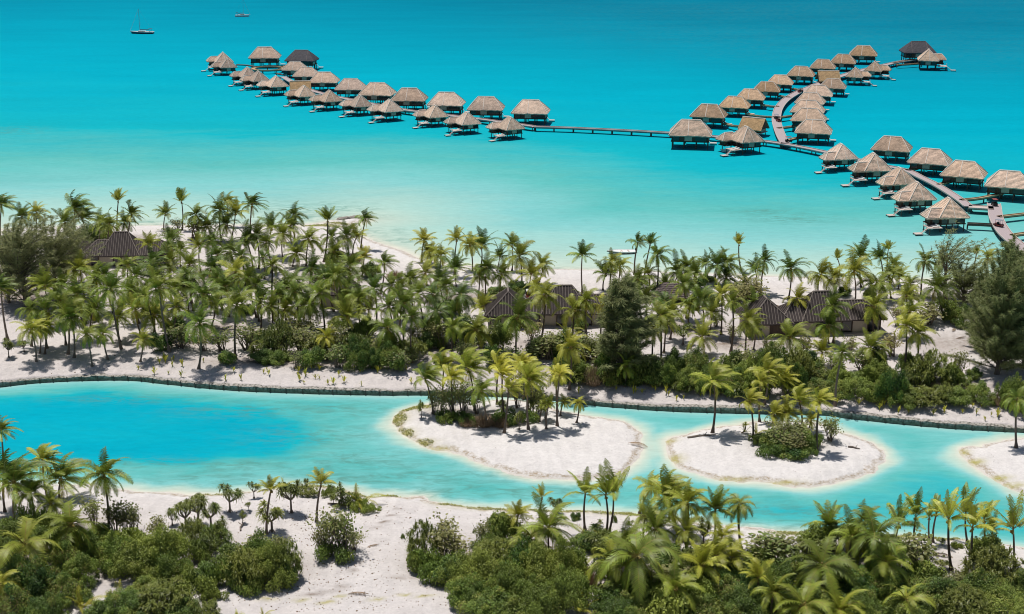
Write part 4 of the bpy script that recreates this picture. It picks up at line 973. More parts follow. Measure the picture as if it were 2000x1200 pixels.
def ironwood_mesh(seed, H, W, nb, fill, low=.08, up=(25, 60), needles=26, top_taper=1.0):
    rr = random.Random(seed); mb = MB(); st = MB(); bow = rr.uniform(-.04, .04)*H
    tp = lambda t: Vector((bow*math.sin(t*2.2), -bow*.5*t, H*.94*t))
    st.tube([tp(i/8)-Vector((0, 0, .4 if i == 0 else 0)) for i in range(9)], [.025*H*(1-.92*i/8)+.015 for i in range(9)], 7, False)
    for i in range(nb):
        t = low+(1-low)*(i/nb)**.85; o = tp(t); az = i*2.39996+rr.uniform(-.4, .4); el = R(rr.uniform(*up)+20*t)
        L = W*.5*(1-.78*t*top_taper)*rr.uniform(.6, 1.12)/max(.35, math.cos(el)); d = Vector((math.cos(az)*math.cos(el), math.sin(az)*math.cos(el), math.sin(el))); pts = [o]; p = o.copy()
        for k in range(5): d = (d+Vector((.07, 0, .05*(k < 3)-.10*(k >= 3)))).normalized(); p = p+d*L/5; pts.append(p.copy())
        st.tube(pts, [.012*H*.55*(1-t*.6)*(1-.8*k/5)+.006 for k in range(6)], 4, False); base = rr.uniform(0, .75)
        for k in range(int(needles*fill*max(.35, L/(W*.5)))):
            f = rr.uniform(.22, 1.03)*5; j = min(int(f), 4); c = pts[j].lerp(pts[j+1], f-j)
            for q in range(8):
                u = (d*.5+Vector((rr.gauss(0, .55), rr.gauss(0, .55), rr.gauss(.12, .45)))).normalized(); ln = rr.uniform(.35, .8)*(.7+H*.03); s = u.cross(Vector((rr.uniform(-1, 1), rr.uniform(-1, 1), .3))).normalized()*.026
                m = c+u*ln*.6; e = c+u*ln+Vector((.05, 0, -.30*ln)); mb.av = min(1, max(0, base+rr.uniform(-.2, .2))); mb.face(c-s, c+s, m+s*.9, m-s*.9); mb.face(m-s*.9, m+s*.9, e)
    return mb.mesh('foliage', M['needle']), st.mesh('trunk', M['bark'])
def seedling_mesh(seed):
    rr = random.Random(seed); mb = MB(); 
    for i in range(9):
        az = rr.uniform(0, 6.28); el = R(rr.uniform(35, 85)); L = rr.uniform(.35, .8); u = Vector((math.cos(az)*math.cos(el), math.sin(az)*math.cos(el), math.sin(el))); s = u.cross(UP).normalized()*.055
        mb.av = rr.uniform(.2, 1); m = u*L*.6+Vector((0, 0, .25)); e = u*L+Vector((0, 0, .15)); mb.face(Vector((0, 0, .1))-s*.5, Vector((0, 0, .1))+s*.5, m+s, m-s); mb.face(m-s, m+s, e)
    mb.box((0, 0, .1), (.06, .06, .5))
    return mb.mesh('palm_seedling', M['palm'])
def youngpalm_mesh(seed):
    rr = random.Random(seed); mb = MB()
    for i in range(rr.randint(5, 8)): frond(mb, rr, rr.uniform(0, 6.28), R(rr.uniform(48, 86)), rr.uniform(1.9, 3.0), rr.uniform(.5, 1.0), rr.uniform(.1, .6), rr.uniform(.1, .6), 20, 0, .22, .10)
    return mb.mesh('young_palm', [M['palm'], M['rachis']])
SH = {k: [shrub_mesh(300+i*3+ord(k[0]), k) for i in range(n)] for k, n in (('broad', 6), ('big', 5), ('strappy', 5), ('low', 4), ('dry', 2))}
STEM = [stems_mesh(i) for i in range(4)]; LOWSTEM = [stems_mesh(20+i, .5, 6, .9) for i in range(2)]
SPARSE = [sparse_mesh(i) for i in range(5)]; PAND = [pandanus_mesh(i) for i in range(5)]
SEED = [seedling_mesh(i) for i in range(5)]; YOUNG = [youngpalm_mesh(i) for i in range(4)]
IRON = {'cone': ironwood_mesh(1, 15, 7.5, 150, 1.5, .06, (20, 50)), 'dense': ironwood_mesh(2, 15, 13, 210, 2.1, .04, (8, 45), 26, .62), 'dense2': ironwood_mesh(5, 13, 11, 170, 2.0, .05, (10, 50), 26, .7),
        'wispy': ironwood_mesh(3, 13, 10, 46, .40, .14, (42, 66), 26, .45), 'grey': ironwood_mesh(4, 12, 9.5, 105, .85, .06, (18, 58), 26, .6), 'grey2': ironwood_mesh(6, 11, 9, 95, .8, .06, (22, 62), 26, .55)}

# ------------------------------------------------------------------ where the photo's plants stand
REG = []                                            # (object, description, category, zone, photo x)
ZONES = [  # photo x0, x1, y0, y1 of the foot : words
 (770,1180,775,850,'on the largest sandy islet'), (1380,1640,800,900,'on the middle sandy islet'), (1850,2100,840,960,'on the islet at the right edge'),
 (-100,165,430,560,'on the beach at the far left'), (165,300,430,500,'on the sand behind the left house'), (300,420,430,500,'on the beach right of the left house'),
 (420,540,430,505,'by the shore left of the sand spit'), (540,700,430,510,'by the sand spit'), (700,800,430,600,'at the bend of the beach'),
 (-100,110,555,640,'in the clearing at far left'), (110,260,500,660,'in the grove below the left house'), (260,400,500,600,'in the grove right of the left house'), (260,400,600,665,'in the lower left grove'),
 (400,540,500,640,'in the left centre grove'), (540,680,510,640,'in the grove behind the hidden hut'), (680,800,520,680,'in the grove right of the hidden hut'),
 (-100,150,640,740,'on the canal bank at far left'), (150,300,660,740,'on the canal bank left of centre grove'), (300,480,640,740,'along the hedge at left'), (480,640,640,745,'along the hedge below the left centre grove'), (640,850,650,760,'along the hedge left of the largest islet'),
 (800,900,500,660,'at the left edge of the central grove'), (900,1010,500,600,'on the beach left of the middle house'), (850,1010,600,690,'in the grove left of the middle house'), (850,1010,690,775,'behind the largest islet'),
 (1010,1080,500,600,'behind the middle house'), (1080,1230,540,640,'on the beach right of the middle house'), (1010,1250,640,710,'in front of the middle house'), (1010,1260,710,790,'along the canal behind the right of the largest islet'),
 (1230,1300,520,620,'on the beach left of the thatched shelter'), (1300,1420,520,600,'on the beach right of the thatched shelter'), (1420,1520,520,600,'on the beach left of the right house'), (1250,1350,600,730,'right of the tall dark ironwood'), (1350,1480,600,720,'left of the right house'),
 (1520,1660,520,620,'on the beach behind the right house'), (1660,1760,520,625,'on the beach behind the right end of the right house'), (1480,1640,640,735,'in front of the right house'), (1640,1760,640,740,'in front of the right end of the right house'),
 (1760,1920,520,600,'on the beach near the wispy ironwood'), (1740,1880,600,745,'beside the sandy clearing at right'), (1260,1480,715,800,'along the hedge behind the middle islet, left part'), (1480,1680,735,805,'along the hedge behind the middle islet'), (1680,1950,735,810,'along the hedge at right'), (1880,2100,480,770,'at the right edge beside the big ironwood'),
 (-100,110,880,1035,'on the near shore at far left'), (110,300,880,1060,'on the near shore at left'), (-100,130,1035,1250,'in the bottom left thicket'), (130,300,1060,1250,'in the thicket left of the near sand'), (300,440,930,1065,'in the near pandanus grove'), (300,600,1065,1250,'in the bush left of the near sand'),
 (440,560,930,1065,'on the sandy mound, left part'), (560,760,930,1100,'on the sandy mound, right part'), (760,930,1000,1250,'in the central near thicket, left part'), (930,1100,930,1062,'at the back of the central near thicket'), (930,1130,1062,1250,'in the central near thicket'),
 (1100,1240,990,1080,'on the near sand right of centre'), (1130,1290,1080,1260,'around the big drooping palm at bottom'), (1240,1460,990,1085,'on the near shore right of centre'), (1290,1480,1085,1260,'in the yellowish palm thicket'), (1460,1640,1030,1130,'at the near beach thicket'), (1480,1700,1130,1260,'at the bottom right of centre'), (1640,1780,1030,1130,'left of the right point'), (1700,1860,1120,1260,'in the bottom right thicket, left part'), (1780,2100,1040,1125,'on the sandy point at right'), (1860,2100,1115,1260,'in the bottom right thicket'), (560,760,1100,1250,'on the near sand at the bottom')]
def zone(px, py):
    for x0, x1, y0, y1, t in ZONES:
        if x0 <= px < x1 and y0 <= py < y1: return t
    best = min(ZONES, key=lambda z: abs((z[0]+z[1])/2-px)+2*abs((z[2]+z[3])/2-py)); return best[4]
def reg(o, desc, cat, group=None):
    px, py = pix(o.location); REG.append((o, desc, cat, zone(px, py), px, py))
pr = random.Random(11); NP = [0]
def palm(cx, cy, by=0, r=0, st='n', tone=None, bx=None, h=None):
    if by:
        b = on_ground(bx if bx is not None else cx+pr.uniform(-9, 6), by); top = at_y(cx, cy, b.y+pr.uniform(-.3, .3))
    else:
        h = h or pr.uniform(5.8, 8.6)
        top = at(cx, cy, h+1.4); lean = pr.uniform(-.6, 1.3); b = Vector((top.x+lean, top.y+pr.uniform(-.4, .4), 0)); b.z = gz(b.x, b.y)
        if b.z < .2: b.z = .2
    tone = tone if tone is not None else pr.choice((0, .05, .1, .15, .3, .45))
    rad = (r/mpp(top)) if r else pr.uniform(3.3, 4.2)
    o = empty('coconut_palm', b); NP[0] += 1
    v = top-b; L = v.length; tr = link('trunk', pr.choice(TRUNK), o); k = .115+.008*L+pr.uniform(-.01, .02); tr.scale = (k, k, L)
    tr.rotation_mode = 'QUATERNION'; q = UP.rotation_difference(v.normalized()); tr.rotation_quaternion = q
    c = link('crown', pr.choice(BIG[st] if st in BIG and rad*mpp(top) > 44 and by > 800 else CROWN[st]), o, v); s = rad/3.6; c.scale = (s, s, s*pr.uniform(.92, 1.08)); c.rotation_euler = (pr.uniform(-.08, .08), pr.uniform(-.08, .08), pr.uniform(-.45, .45) if st in 'wn' else pr.uniform(0, 6.28)); c['tone'] = tone
    size = 'tall' if v.z > 8.3 else 'short' if v.z < 4.8 else 'mid-height'
    tw = 'yellowish' if tone >= .42 else 'green'
    sw = {'n': 'full-crowned', 'w': 'windswept', 'u': 'tuft-topped', 's': 'star-crowned', 'y': 'young', 'd': 'drooping', 'v': 'sparse upright'}[st]
    reg(o, f'{size} {tw} {sw} coconut palm', 'palm tree'); return o
# (crown x, crown y, foot y or 0, crown radius in photo px, style, tone, foot x)
PALMS = """
3 402 470 34 w .1|43 425 468 34 n .1|72 416 470 28 n .6|147 408 458 40 w .1|160 428 456 40 w .2|127 437 470 34 n .15|231 393 462 26 u .5|195 436 479 32 n .15|213 440 487 34 n .25|243 436 472 30 n .1|257 420 479 32 w .2
157 529 0 44 n .4|188 546 0 40 n .2|87 560 0 42 s .3|323 419 449 26 s .2|355 395 450 26 u .2|383 421 470 36 n .15|430 412 470 36 n .1|443 398 443 30 w .4|460 417 470 32 s .5|492 401 460 36 w .05
333 470 0 34 n .1|290 478 0 28 s .45|389 483 0 30 s .4|415 472 0 36 n .1|481 468 0 38 n .05|299 515 0 40 n .05|370 519 0 38 n .25|413 525 0 38 n .05|332 515 0 36 n .3|460 534 0 42 n .5|367 541 0 38 d .1|300 546 0 42 n .15|425 500 0 34 n .1|450 492 0 36 n .15|472 502 0 34 d .1|266 541 0 38 n .1|352 490 0 32 n .2|440 440 475 32 n .1|405 443 472 30 n .2
573 421 470 30 n .1|567 442 475 30 n .15|640 431 512 30 u .2|714 429 485 26 w .05 705|530 447 500 34 s .1|552 459 505 34 n .3|603 468 520 40 n .3|647 464 500 30 n .15|677 462 497 36 n .1|696 464 498 26 s .5|579 496 521 36 n .25|653 493 520 34 n .25|711 504 540 26 s .8|514 506 545 26 n .05|533 520 627 32 n .3|609 527 560 38 n .05|683 523 570 48 n .15|573 551 0 46 d .1|638 547 0 40 n .05|751 515 575 30 w .15|500 460 0 34 n .2|520 475 0 30 n .2
828 471 512 30 s .8|834 492 515 28 n .5|846 496 520 28 n .5|861 500 530 32 n .4|892 469 540 28 s .6|890 527 560 36 s .05|918 480 530 32 n .55|940 482 521 40 s .05|976 503 530 28 s .1|831 535 560 38 n .45|800 547 0 36 n .2|950 524 595 36 n .1|937 541 592 34 n .35|980 537 590 34 n .25|846 577 0 42 d .05|899 577 0 46 d .05|790 595 0 44 n .15|944 601 620 34 s .45|986 597 625 38 n .3|858 547 0 34 n .1|815 575 0 36 n .2|870 560 0 36 n .15|765 560 0 38 n .2|1000 480 530 30 s .2|780 565 0 34 n .25
2 565 664 34 w .1 15|88 608 0 44 n .15|150 578 0 46 n .15|217 567 682 48 n .2 237|183 606 640 44 n .15|132 617 692 46 n .3 133|140 622 699 40 n .2 145|60 646 706 40 n .6 71|80 642 690 32 n .5 78|90 640 692 32 n .45|170 653 715 32 d .3 180|201 653 702 32 d .2 211|311 565 688 48 n .3 331|398 577 655 46 n .1|360 562 611 40 n .15 368|463 596 701 50 n .3 460|390 634 720 46 n .1 388|301 617 660 44 n .45|264 605 653 40 n .4 275|280 664 705 28 n .5|440 560 0 40 n .1|425 545 0 40 d .1|255 570 0 40 n .15|118 590 0 38 n .2|60 605 0 34 n .2|345 600 660 34 n .35|230 620 668 34 n .3|500 560 0 40 n .15|485 545 0 36 n .2|340 565 0 38 n .2|285 580 0 38 n .2|205 540 0 36 n .1|250 520 0 34 n .25|120 560 0 36 n .15|420 590 640 36 n .2|508 590 650 40 n .1|545 575 0 36 n .1
606 594 661 48 d .15 611|678 620 672 46 s .35|720 606 636 38 s .4|639 661 702 28 n .85|676 564 610 44 n .1|730 566 0 40 n .05|555 607 640 36 n .35|590 600 640 34 n .3|560 566 0 40 n .15|577 572 0 38 n .15|756 642 700 46 d .15|853 610 672 46 d .05 862|931 646 690 46 n .35|700 585 0 38 n .2|625 575 0 36 n .2|655 540 0 36 n .2|805 620 0 36 n .15|885 640 0 34 n .2|530 600 0 34 n .3|760 600 0 38 n .15
831 741 808 44 w .25 846|882 738 816 34 w .8 888|916 722 802 56 w .35 927|941 764 834 42 n .2 951|981 733 816 34 w .85 985|993 761 846 32 w .7|1033 743 839 48 w .5 1032|1088 731 804 34 n .85|1093 733 832 30 n .8|975 715 790 36 w .75 971|1023 714 770 32 w .7|1130 787 826 22 d .6|1101 786 812 18 n .5|1062 790 824 20 n .4|866 715 780 40 w .5|1072 790 838 20 s .4
1015 502 560 44 n .3|1037 537 575 34 s .5|1137 500 573 32 s .05|1183 537 567 32 s .1|1196 512 570 30 n .4|1211 521 558 30 n .35|1246 474 537 24 w .05 1239|1245 546 0 32 n .2|1225 562 0 32 n .2|1064 579 672 42 n .45|1123 608 668 46 n .45|1178 600 668 34 n .75|1145 588 672 34 n .35|1012 622 697 54 n .15|1115 681 762 42 n .7|1020 716 770 36 n .8|1030 738 780 38 w .6|1223 717 755 30 n .2|1060 520 555 30 n .3|1045 560 590 28 n .5
1270 478 555 26 u .0 1257|1284 500 576 34 n .1 1281|1267 537 579 28 n .3|1300 555 572 26 s .15|1323 532 559 40 n .1|1342 522 560 34 n .2|1356 538 571 34 s .15|1335 557 622 36 n .15|1379 517 552 24 s .2|1401 520 557 42 n .05|1420 516 556 36 n .15|1419 543 562 34 n .1|1443 478 530 24 u .7|1475 528 563 28 s .1|1493 511 573 32 n .05 1486|1370 588 642 42 n .1|1298 590 640 34 d .05|1410 577 654 32 n .5|1430 590 688 30 n .3|1390 612 657 34 n .3|1476 594 640 32 n .15|1461 628 702 42 n .4|1474 642 685 30 n .3|1277 645 718 36 n .45|1290 618 718 40 n .3|1312 610 663 34 n .35|1300 628 690 34 n .35|1458 556 580 34 n .15|1371 660 694 42 n .4|1348 600 640 30 n .3|1260 580 620 32 n .2
1394 746 846 54 w .4|1464 785 855 36 w .7 1471|1488 746 824 30 w .6|1500 727 790 44 w .55|1561 785 838 44 w .5|1512 811 840 34 w .6|1535 808 842 36 n .6|1601 786 882 36 w .65|1584 822 850 26 n .7|1456 832 846 12 y .4|1987 780 875 38 d .15 1985|1530 745 795 36 w .7
1545 526 584 40 n .05 1540|1558 585 642 34 n .75|1603 538 573 38 n .4|1629 545 575 36 n .45|1636 506 536 20 u .4|1668 532 593 44 n .45|1680 503 562 36 s .1|1720 506 560 32 s .05|1735 488 522 22 u .5|1713 555 592 42 d .2|1737 540 584 34 n .25|1625 600 672 44 n .15|1707 600 655 46 n .35|1756 542 565 30 s .3|1778 556 578 30 n .2|1807 511 578 34 n .15 1799|1828 564 624 48 n .15 1843|1907 497 552 20 u .4|1771 580 620 36 n .4|1777 612 660 40 n .3|1793 652 732 42 n .45 1787|1770 637 735 40 n .6|1745 520 556 28 n .2|1840 510 560 28 n .2
1543 662 705 52 n .3|1618 638 676 42 n .1 1620|1606 689 714 38 s .55 1605|1700 681 724 48 n .3|1722 684 728 24 d .3|1645 690 0 30 n .2|1930 505 560 30 n .4|1965 502 560 28 n .3
28 945 1018 78 w .1|8 930 1000 60 w .15|84 900 974 46 w .5 93|119 938 975 66 w .2|203 930 1047 58 n .2 212|139 1027 1088 88 d .25|48 1064 1132 82 d .4|2 842 905 40 w .3|0 1140 1190 50 d .6|100 985 1040 40 n .3|60 965 1030 46 n .2
627 946 1019 46 y .7|529 958 1044 42 y .6|1012 1008 1062 34 s .7|1036 1053 1100 62 d .35|1070 1034 1101 72 n .25|1059 972 1012 30 v .6|1143 966 1035 50 v .35|1183 968 1051 54 v .3|1198 968 1040 58 v .3|1193 1096 1157 62 d .4 1214|1243 1087 1170 92 d .2|1220 1062 1120 56 n .25|1280 1036 1090 62 n .2|1309 980 1045 66 n .3 1324|1300 960 1036 52 w .4 1322|1343 984 1077 50 n .45|1272 953 1003 40 n .6 1249|1397 998 1080 52 s .25|1443 986 1075 38 d .35|1399 1090 1140 54 n .5|1371 1106 1160 56 s .55|1430 1092 1140 50 n .5|1620 1030 1075 56 s .2|1708 1050 1140 82 d .15|1605 1106 1165 86 d .2|1755 1026 1075 60 v .2|1789 1010 1076 50 v .25|1829 1004 1059 44 v .6|1853 1016 1114 56 v .5|1886 1006 1060 56 v .3|1899 1032 1111 60 v .55|1922 1016 1081 46 v .5|1938 1038 1078 40 v .5|1979 1034 1117 66 v .5|1815 1012 1062 34 v .3|1571 1184 1225 80 d .3|1640 1195 1235 70 n .4|1512 1160 1210 56 n .35|1480 1130 1180 56 y .6|1665 1050 1110 56 n .25|1730 1100 1160 60 n .3|1690 1020 1090 44 n .2|1770 1172 1215 56 d .35|1320 1150 1200 56 n .3|1340 1040 1095 44 n .4|1410 1050 1105 44 n .55|1260 1010 1060 40 n .35
"""
for item in PALMS.replace('\n', '|').split('|'):
    t = item.split()
    if len(t) < 5: continue
    cx, cy, by, r = map(float, t[:4]); palm(cx, cy, by, r, t[4], float(t[5]), float(t[6]) if len(t) > 6 else None)
print('palms', NP[0])
# ---- shrubs and small trees : photo x of foot, photo y of foot, width px, height px
sr = random.Random(5)
BD = {}
def bounds(me):
    if me.name not in BD:
        a = np.empty(len(me.vertices)*3, np.float32); me.vertices.foreach_get('co', a); a = a.reshape(-1, 3)
        BD[me.name] = (float(np.percentile(np.abs(a[:, :2]), 97)*2), float(np.percentile(a[:, 2], 99.3)))
    return BD[me.name]
def plant(kind, px, py, w, h, tone=None, label=None):
    p = on_ground(px, py); s = mpp(p); W, H = w/s, h/(s*.95)
    if W > 1.5: p.y += .30*W; p.z = max(gz(p.x, p.y), .05)
    tone = sr.uniform(0, .6) if tone is None else min(1, max(0, tone+sr.uniform(-.15, .25)))
    if kind == 'broad' and W > 4.6: kind = 'big'
    if kind in SH:
        o = empty({'dry': 'dry_bush', 'low': 'ground_shrub'}.get(kind, 'leafy_shrub'), p-Vector((0, 0, .1)), sr.uniform(0, 6.28))
        f = link('foliage', sr.choice(SH[kind]), o); bw, bh = bounds(f.data); f.scale = (W/bw, W/bw*sr.uniform(.85, 1.1), H/bh); f['tone'] = tone
        if kind in ('broad', 'strappy', 'big'): g = link('stems', sr.choice(STEM), o); g.scale = (W/4.0, W/4.0, H/2.6)
        d = {'broad': 'broad-leaved', 'big': 'broad-leaved', 'strappy': 'strap-leaved', 'low': 'low spreading', 'dry': 'dry brown'}[kind]
        sz = 'big' if W > 5 else 'small' if W < 2.6 else 'rounded'
        tw = '' if kind == 'dry' else ('light green ' if tone > .4 else 'dark green ')
        reg(o, f'{sz} {tw}{d} shrub', 'shrub')
    elif kind == 'sparse':
        f, g = sr.choice(SPARSE); o = empty('thin_stemmed_tree', p, sr.uniform(0, 6.28)); a = link('foliage', f, o); b = link('stems', g, o); a['tone'] = tone
        bw, bh = bounds(f)
        for q in (a, b): q.scale = (W/bw, W/bw, H/bh)
        reg(o, 'loose thin-stemmed ' + ('brownish' if tone > .5 else 'green') + ' small tree', 'small tree')
    elif kind == 'pandan':
        f, g = sr.choice(PAND); o = empty('pandanus_tree', p, sr.uniform(0, 6.28)); a = link('foliage', f, o); b = link('stem', g, o); a['tone'] = tone
        bw, bh = bounds(f)
        for q in (a, b): q.scale = (W/bw, W/bw, H/bh)
        reg(o, ('tall ' if H > 3.4 else 'small ') + ('light green' if tone > .4 else 'dark green') + ' pandanus', 'pandanus')
    elif kind in IRON:
        f, g = IRON[kind]; ww, hh = bounds(f)
        o = empty('ironwood_tree', p, sr.uniform(-.4, .4)); a = link('foliage', f, o); b = link('trunk', g, o); a['tone'] = tone
        for q in (a, b): q.scale = (W/ww, W/ww, H/hh)
        reg(o, label, 'tree')
    elif kind == 'young':
        o = empty('young_palm', p, 0); f = link('fronds', sr.choice(YOUNG), o); q = H/2.4; f.scale = (q, q, q); f['tone'] = tone; f.rotation_euler = (0, 0, sr.uniform(-.8, .8)); reg(o, 'young trunkless palm with few upright fronds', 'young palm')
    return o
# ironwoods
plant('grey', 42, 610, 118, 168, .9, 'tall grey-green feathery ironwood, nearest of the misty group'); plant('grey2', 98, 585, 100, 150, .85, 'grey-green ironwood right of the tallest misty one')
plant('grey2', 8, 600, 90, 150, .85, 'grey-green ironwood cut by the left edge'); plant('wispy', 140, 560, 90, 115, .7, 'thin grey bare-branched ironwood beside the left house')
plant('cone', 1219, 752, 102, 190, .4, 'tall narrow dark green ironwood at the right end of the middle house')
plant('wispy', 1857, 596, 120, 132, .35, 'wispy upswept ironwood standing against the shallow water')
plant('dense', 1960, 745, 138, 232, .4, 'biggest dense dark ironwood at the right edge'); plant('dense2', 1928, 690, 84, 150, .45, 'dense ironwood left of the biggest one')
plant('dense2', 1985, 640, 110, 150, .35, 'dense ironwood behind the biggest one'); plant('grey', 1890, 610, 80, 90, .5, 'small feathery ironwood beneath the wispy one'); plant('dense2', 2010, 730, 110, 170, .1, 'dense dark ironwood cut by the right edge')
# hedge along the far bank and plants in the groves
def band(pts, n, wr, hr, kinds, tone=None, jy=4):
    xs = [p[0] for p in pts]; ys = [p[1] for p in pts]
    for i in range(n):
        x = xs[0]+(xs[-1]-xs[0])*(i+sr.uniform(.1, .9))/n; y = np.interp(x, xs, ys)+sr.uniform(-jy, jy)
        plant(sr.choice(kinds), x, y, sr.uniform(wr[0]*.75, wr[1]), sr.uniform(hr[0]*.55, hr[1]*1.05), tone if tone is None else min(1, max(0, tone+sr.uniform(-.2, .2))))
band([(490,712),(600,722),(700,728),(810,728)], 9, (44, 70), (36, 58), ['broad', 'sparse', 'broad'], .2)
band([(500,700),(650,702),(815,705)], 9, (46, 74), (44, 66), ['broad', 'sparse', 'strappy'], .25)
band([(480,672),(600,680),(700,676),(830,684)], 8, (44, 66), (36, 56), ['broad', 'sparse'], .3)
band([(820,690),(900,678),(1000,690)], 6, (44, 70), (40, 60), ['broad', 'sparse', 'broad'], .2)
band([(840,722),(930,712),(1010,720)], 5, (40, 60), (36, 52), ['broad', 'sparse'], .2)
band([(1080,745),(1200,752),(1300,760)], 8, (44, 70), (36, 58), ['broad', 'broad', 'low', 'strappy'], .2)
band([(1060,706),(1150,712),(1250,720)], 6, (50, 74), (42, 60), ['broad', 'sparse'], .2)
band([(1240,752),(1330,764),(1420,776),(1500,780)], 10, (46, 76), (38, 62), ['broad', 'broad', 'strappy'], .2)
band([(1260,735),(1360,736),(1480,742)], 7, (44, 70), (36, 56), ['broad', 'sparse'], .2)
band([(1440,776),(1560,782),(1700,790),(1800,795),(1930,792)], 14, (50, 84), (40, 66), ['broad', 'strappy', 'broad'], .3)
band([(1490,752),(1600,752),(1700,758),(1800,762),(1900,764)], 13, (50, 84), (42, 68), ['broad', 'broad', 'strappy'], .3)
band([(1490,720),(1560,728),(1660,734),(1740,734)], 6, (40, 60), (34, 54), ['sparse', 'broad'], .2)
band([(1760,735),(1860,745),(1920,742)], 6, (40, 60), (40, 60), ['broad', 'sparse'], .3)
for x, y, w, h, k, t in [(350,685,60,44,'sparse',.1),(395,690,50,40,'sparse',.2),(430,690,50,42,'sparse',.2),(345,655,40,34,'broad',.05),(310,690,40,34,'broad',.1),(480,690,60,50,'sparse',.15),(445,715,40,26,'broad',.2),
    (330,478,40,30,'sparse',.2),(195,468,48,30,'broad',.25),(170,475,50,34,'broad',.15),(640,545,50,30,'broad',.2),(655,520,40,30,'broad',.1),(725,545,44,30,'broad',.15),(975,588,60,24,'broad',.0),(1010,575,50,24,'broad',.0),(1240,580,44,34,'broad',.2),(1205,580,34,22,'broad',.2),
    (380,470,44,44,'sparse',.3),(345,452,30,22,'sparse',.5),(1380,552,40,14,'broad',.4),(1465,600,60,50,'sparse',.8),(1440,600,50,40,'sparse',.8),(1430,672,28,36,'sparse',.3),(1335,678,34,42,'pandan',.1),(1650,580,26,20,'broad',.1),(1700,590,30,22,'broad',.1),
    (1500,705,26,40,'sparse',.4),(1660,705,24,46,'sparse',.6),(1745,700,40,50,'sparse',.9),(1570,700,30,40,'sparse',.6),(1815,640,60,40,'sparse',.5),(1850,625,60,30,'low',.5),(1880,640,60,40,'broad',.3),(1040,668,40,36,'sparse',.8),(1100,700,60,52,'broad',.05),(1050,700,50,34,'broad',.1),
    (1400,640,24,22,'sparse',.3),(1980,800,60,60,'broad',.5),(2010,815,70,60,'broad',.4),(1955,795,36,26,'dry',.3),(1160,758,44,40,'dry',.5),(1195,760,40,36,'strappy',.5),(690,515,34,18,'dry',.2),(770,545,34,14,'dry',.4),
    (60,700,0,0,'',0),(45,690,24,22,'pandan',.1),(15,702,26,38,'pandan',.3),(1130,650,30,26,'broad',.15),(1105,655,26,30,'young',.5),(880,620,40,30,'broad',.1),(760,690,44,34,'broad',.15),(1755,640,30,40,'sparse',.8)]:
    if k: plant(k, x, y, w, h, t)
for i in range(34):                                 # undergrowth between the trunks
    x, y = sr.choice([(sr.uniform(130, 480), sr.uniform(560, 660)), (sr.uniform(480, 800), sr.uniform(540, 650)), (sr.uniform(780, 1000), sr.uniform(600, 680)), (sr.uniform(1240, 1480), sr.uniform(560, 620))])
    plant(sr.choice(['broad', 'sparse', 'low']), x, y, sr.uniform(24, 50), sr.uniform(14, 32), sr.uniform(0, .4))
# islets
for x, y, w, h, k, t in [(862,820,34,62,'sparse',.25),(885,818,40,70,'sparse',.3),(905,815,36,64,'sparse',.25),(930,812,34,54,'sparse',.3),(848,814,30,52,'sparse',.4),(1010,800,36,70,'sparse',.35),(1035,810,40,80,'sparse',.35),(1052,808,30,56,'sparse',.3),(868,828,40,20,'low',.05),(895,830,44,20,'low',.1),(915,833,36,18,'low',.1),(990,832,50,26,'low',.2),(1035,828,40,20,'low',.1),
    (945,836,46,24,'dry',.4),(975,836,40,20,'dry',.3),(912,836,34,16,'dry',.2),(980,808,24,24,'pandan',.5),(1014,842,22,38,'pandan',.45),(1065,822,26,44,'pandan',.4),(1042,812,22,30,'pandan',.45),(823,816,16,34,'pandan',.1),
    (1522,884,54,40,'sparse',.2),(1556,888,56,42,'sparse',.3),(1578,884,44,36,'broad',.3),(1532,870,50,46,'sparse',.35),(1505,876,46,30,'broad',.25),(1558,872,50,50,'sparse',.3),(1590,876,36,26,'low',.2),(1535,890,44,26,'broad',.0),(1510,894,60,24,'low',.05),(1550,898,70,20,'low',.0),(1580,894,40,20,'low',.1),(1625,866,40,48,'sparse',.25),(1480,868,34,20,'low',.5),(1478,852,20,24,'young',.5),(1455,846,16,18,'young',.4)]:
    plant(k, x, y, w, h, t)
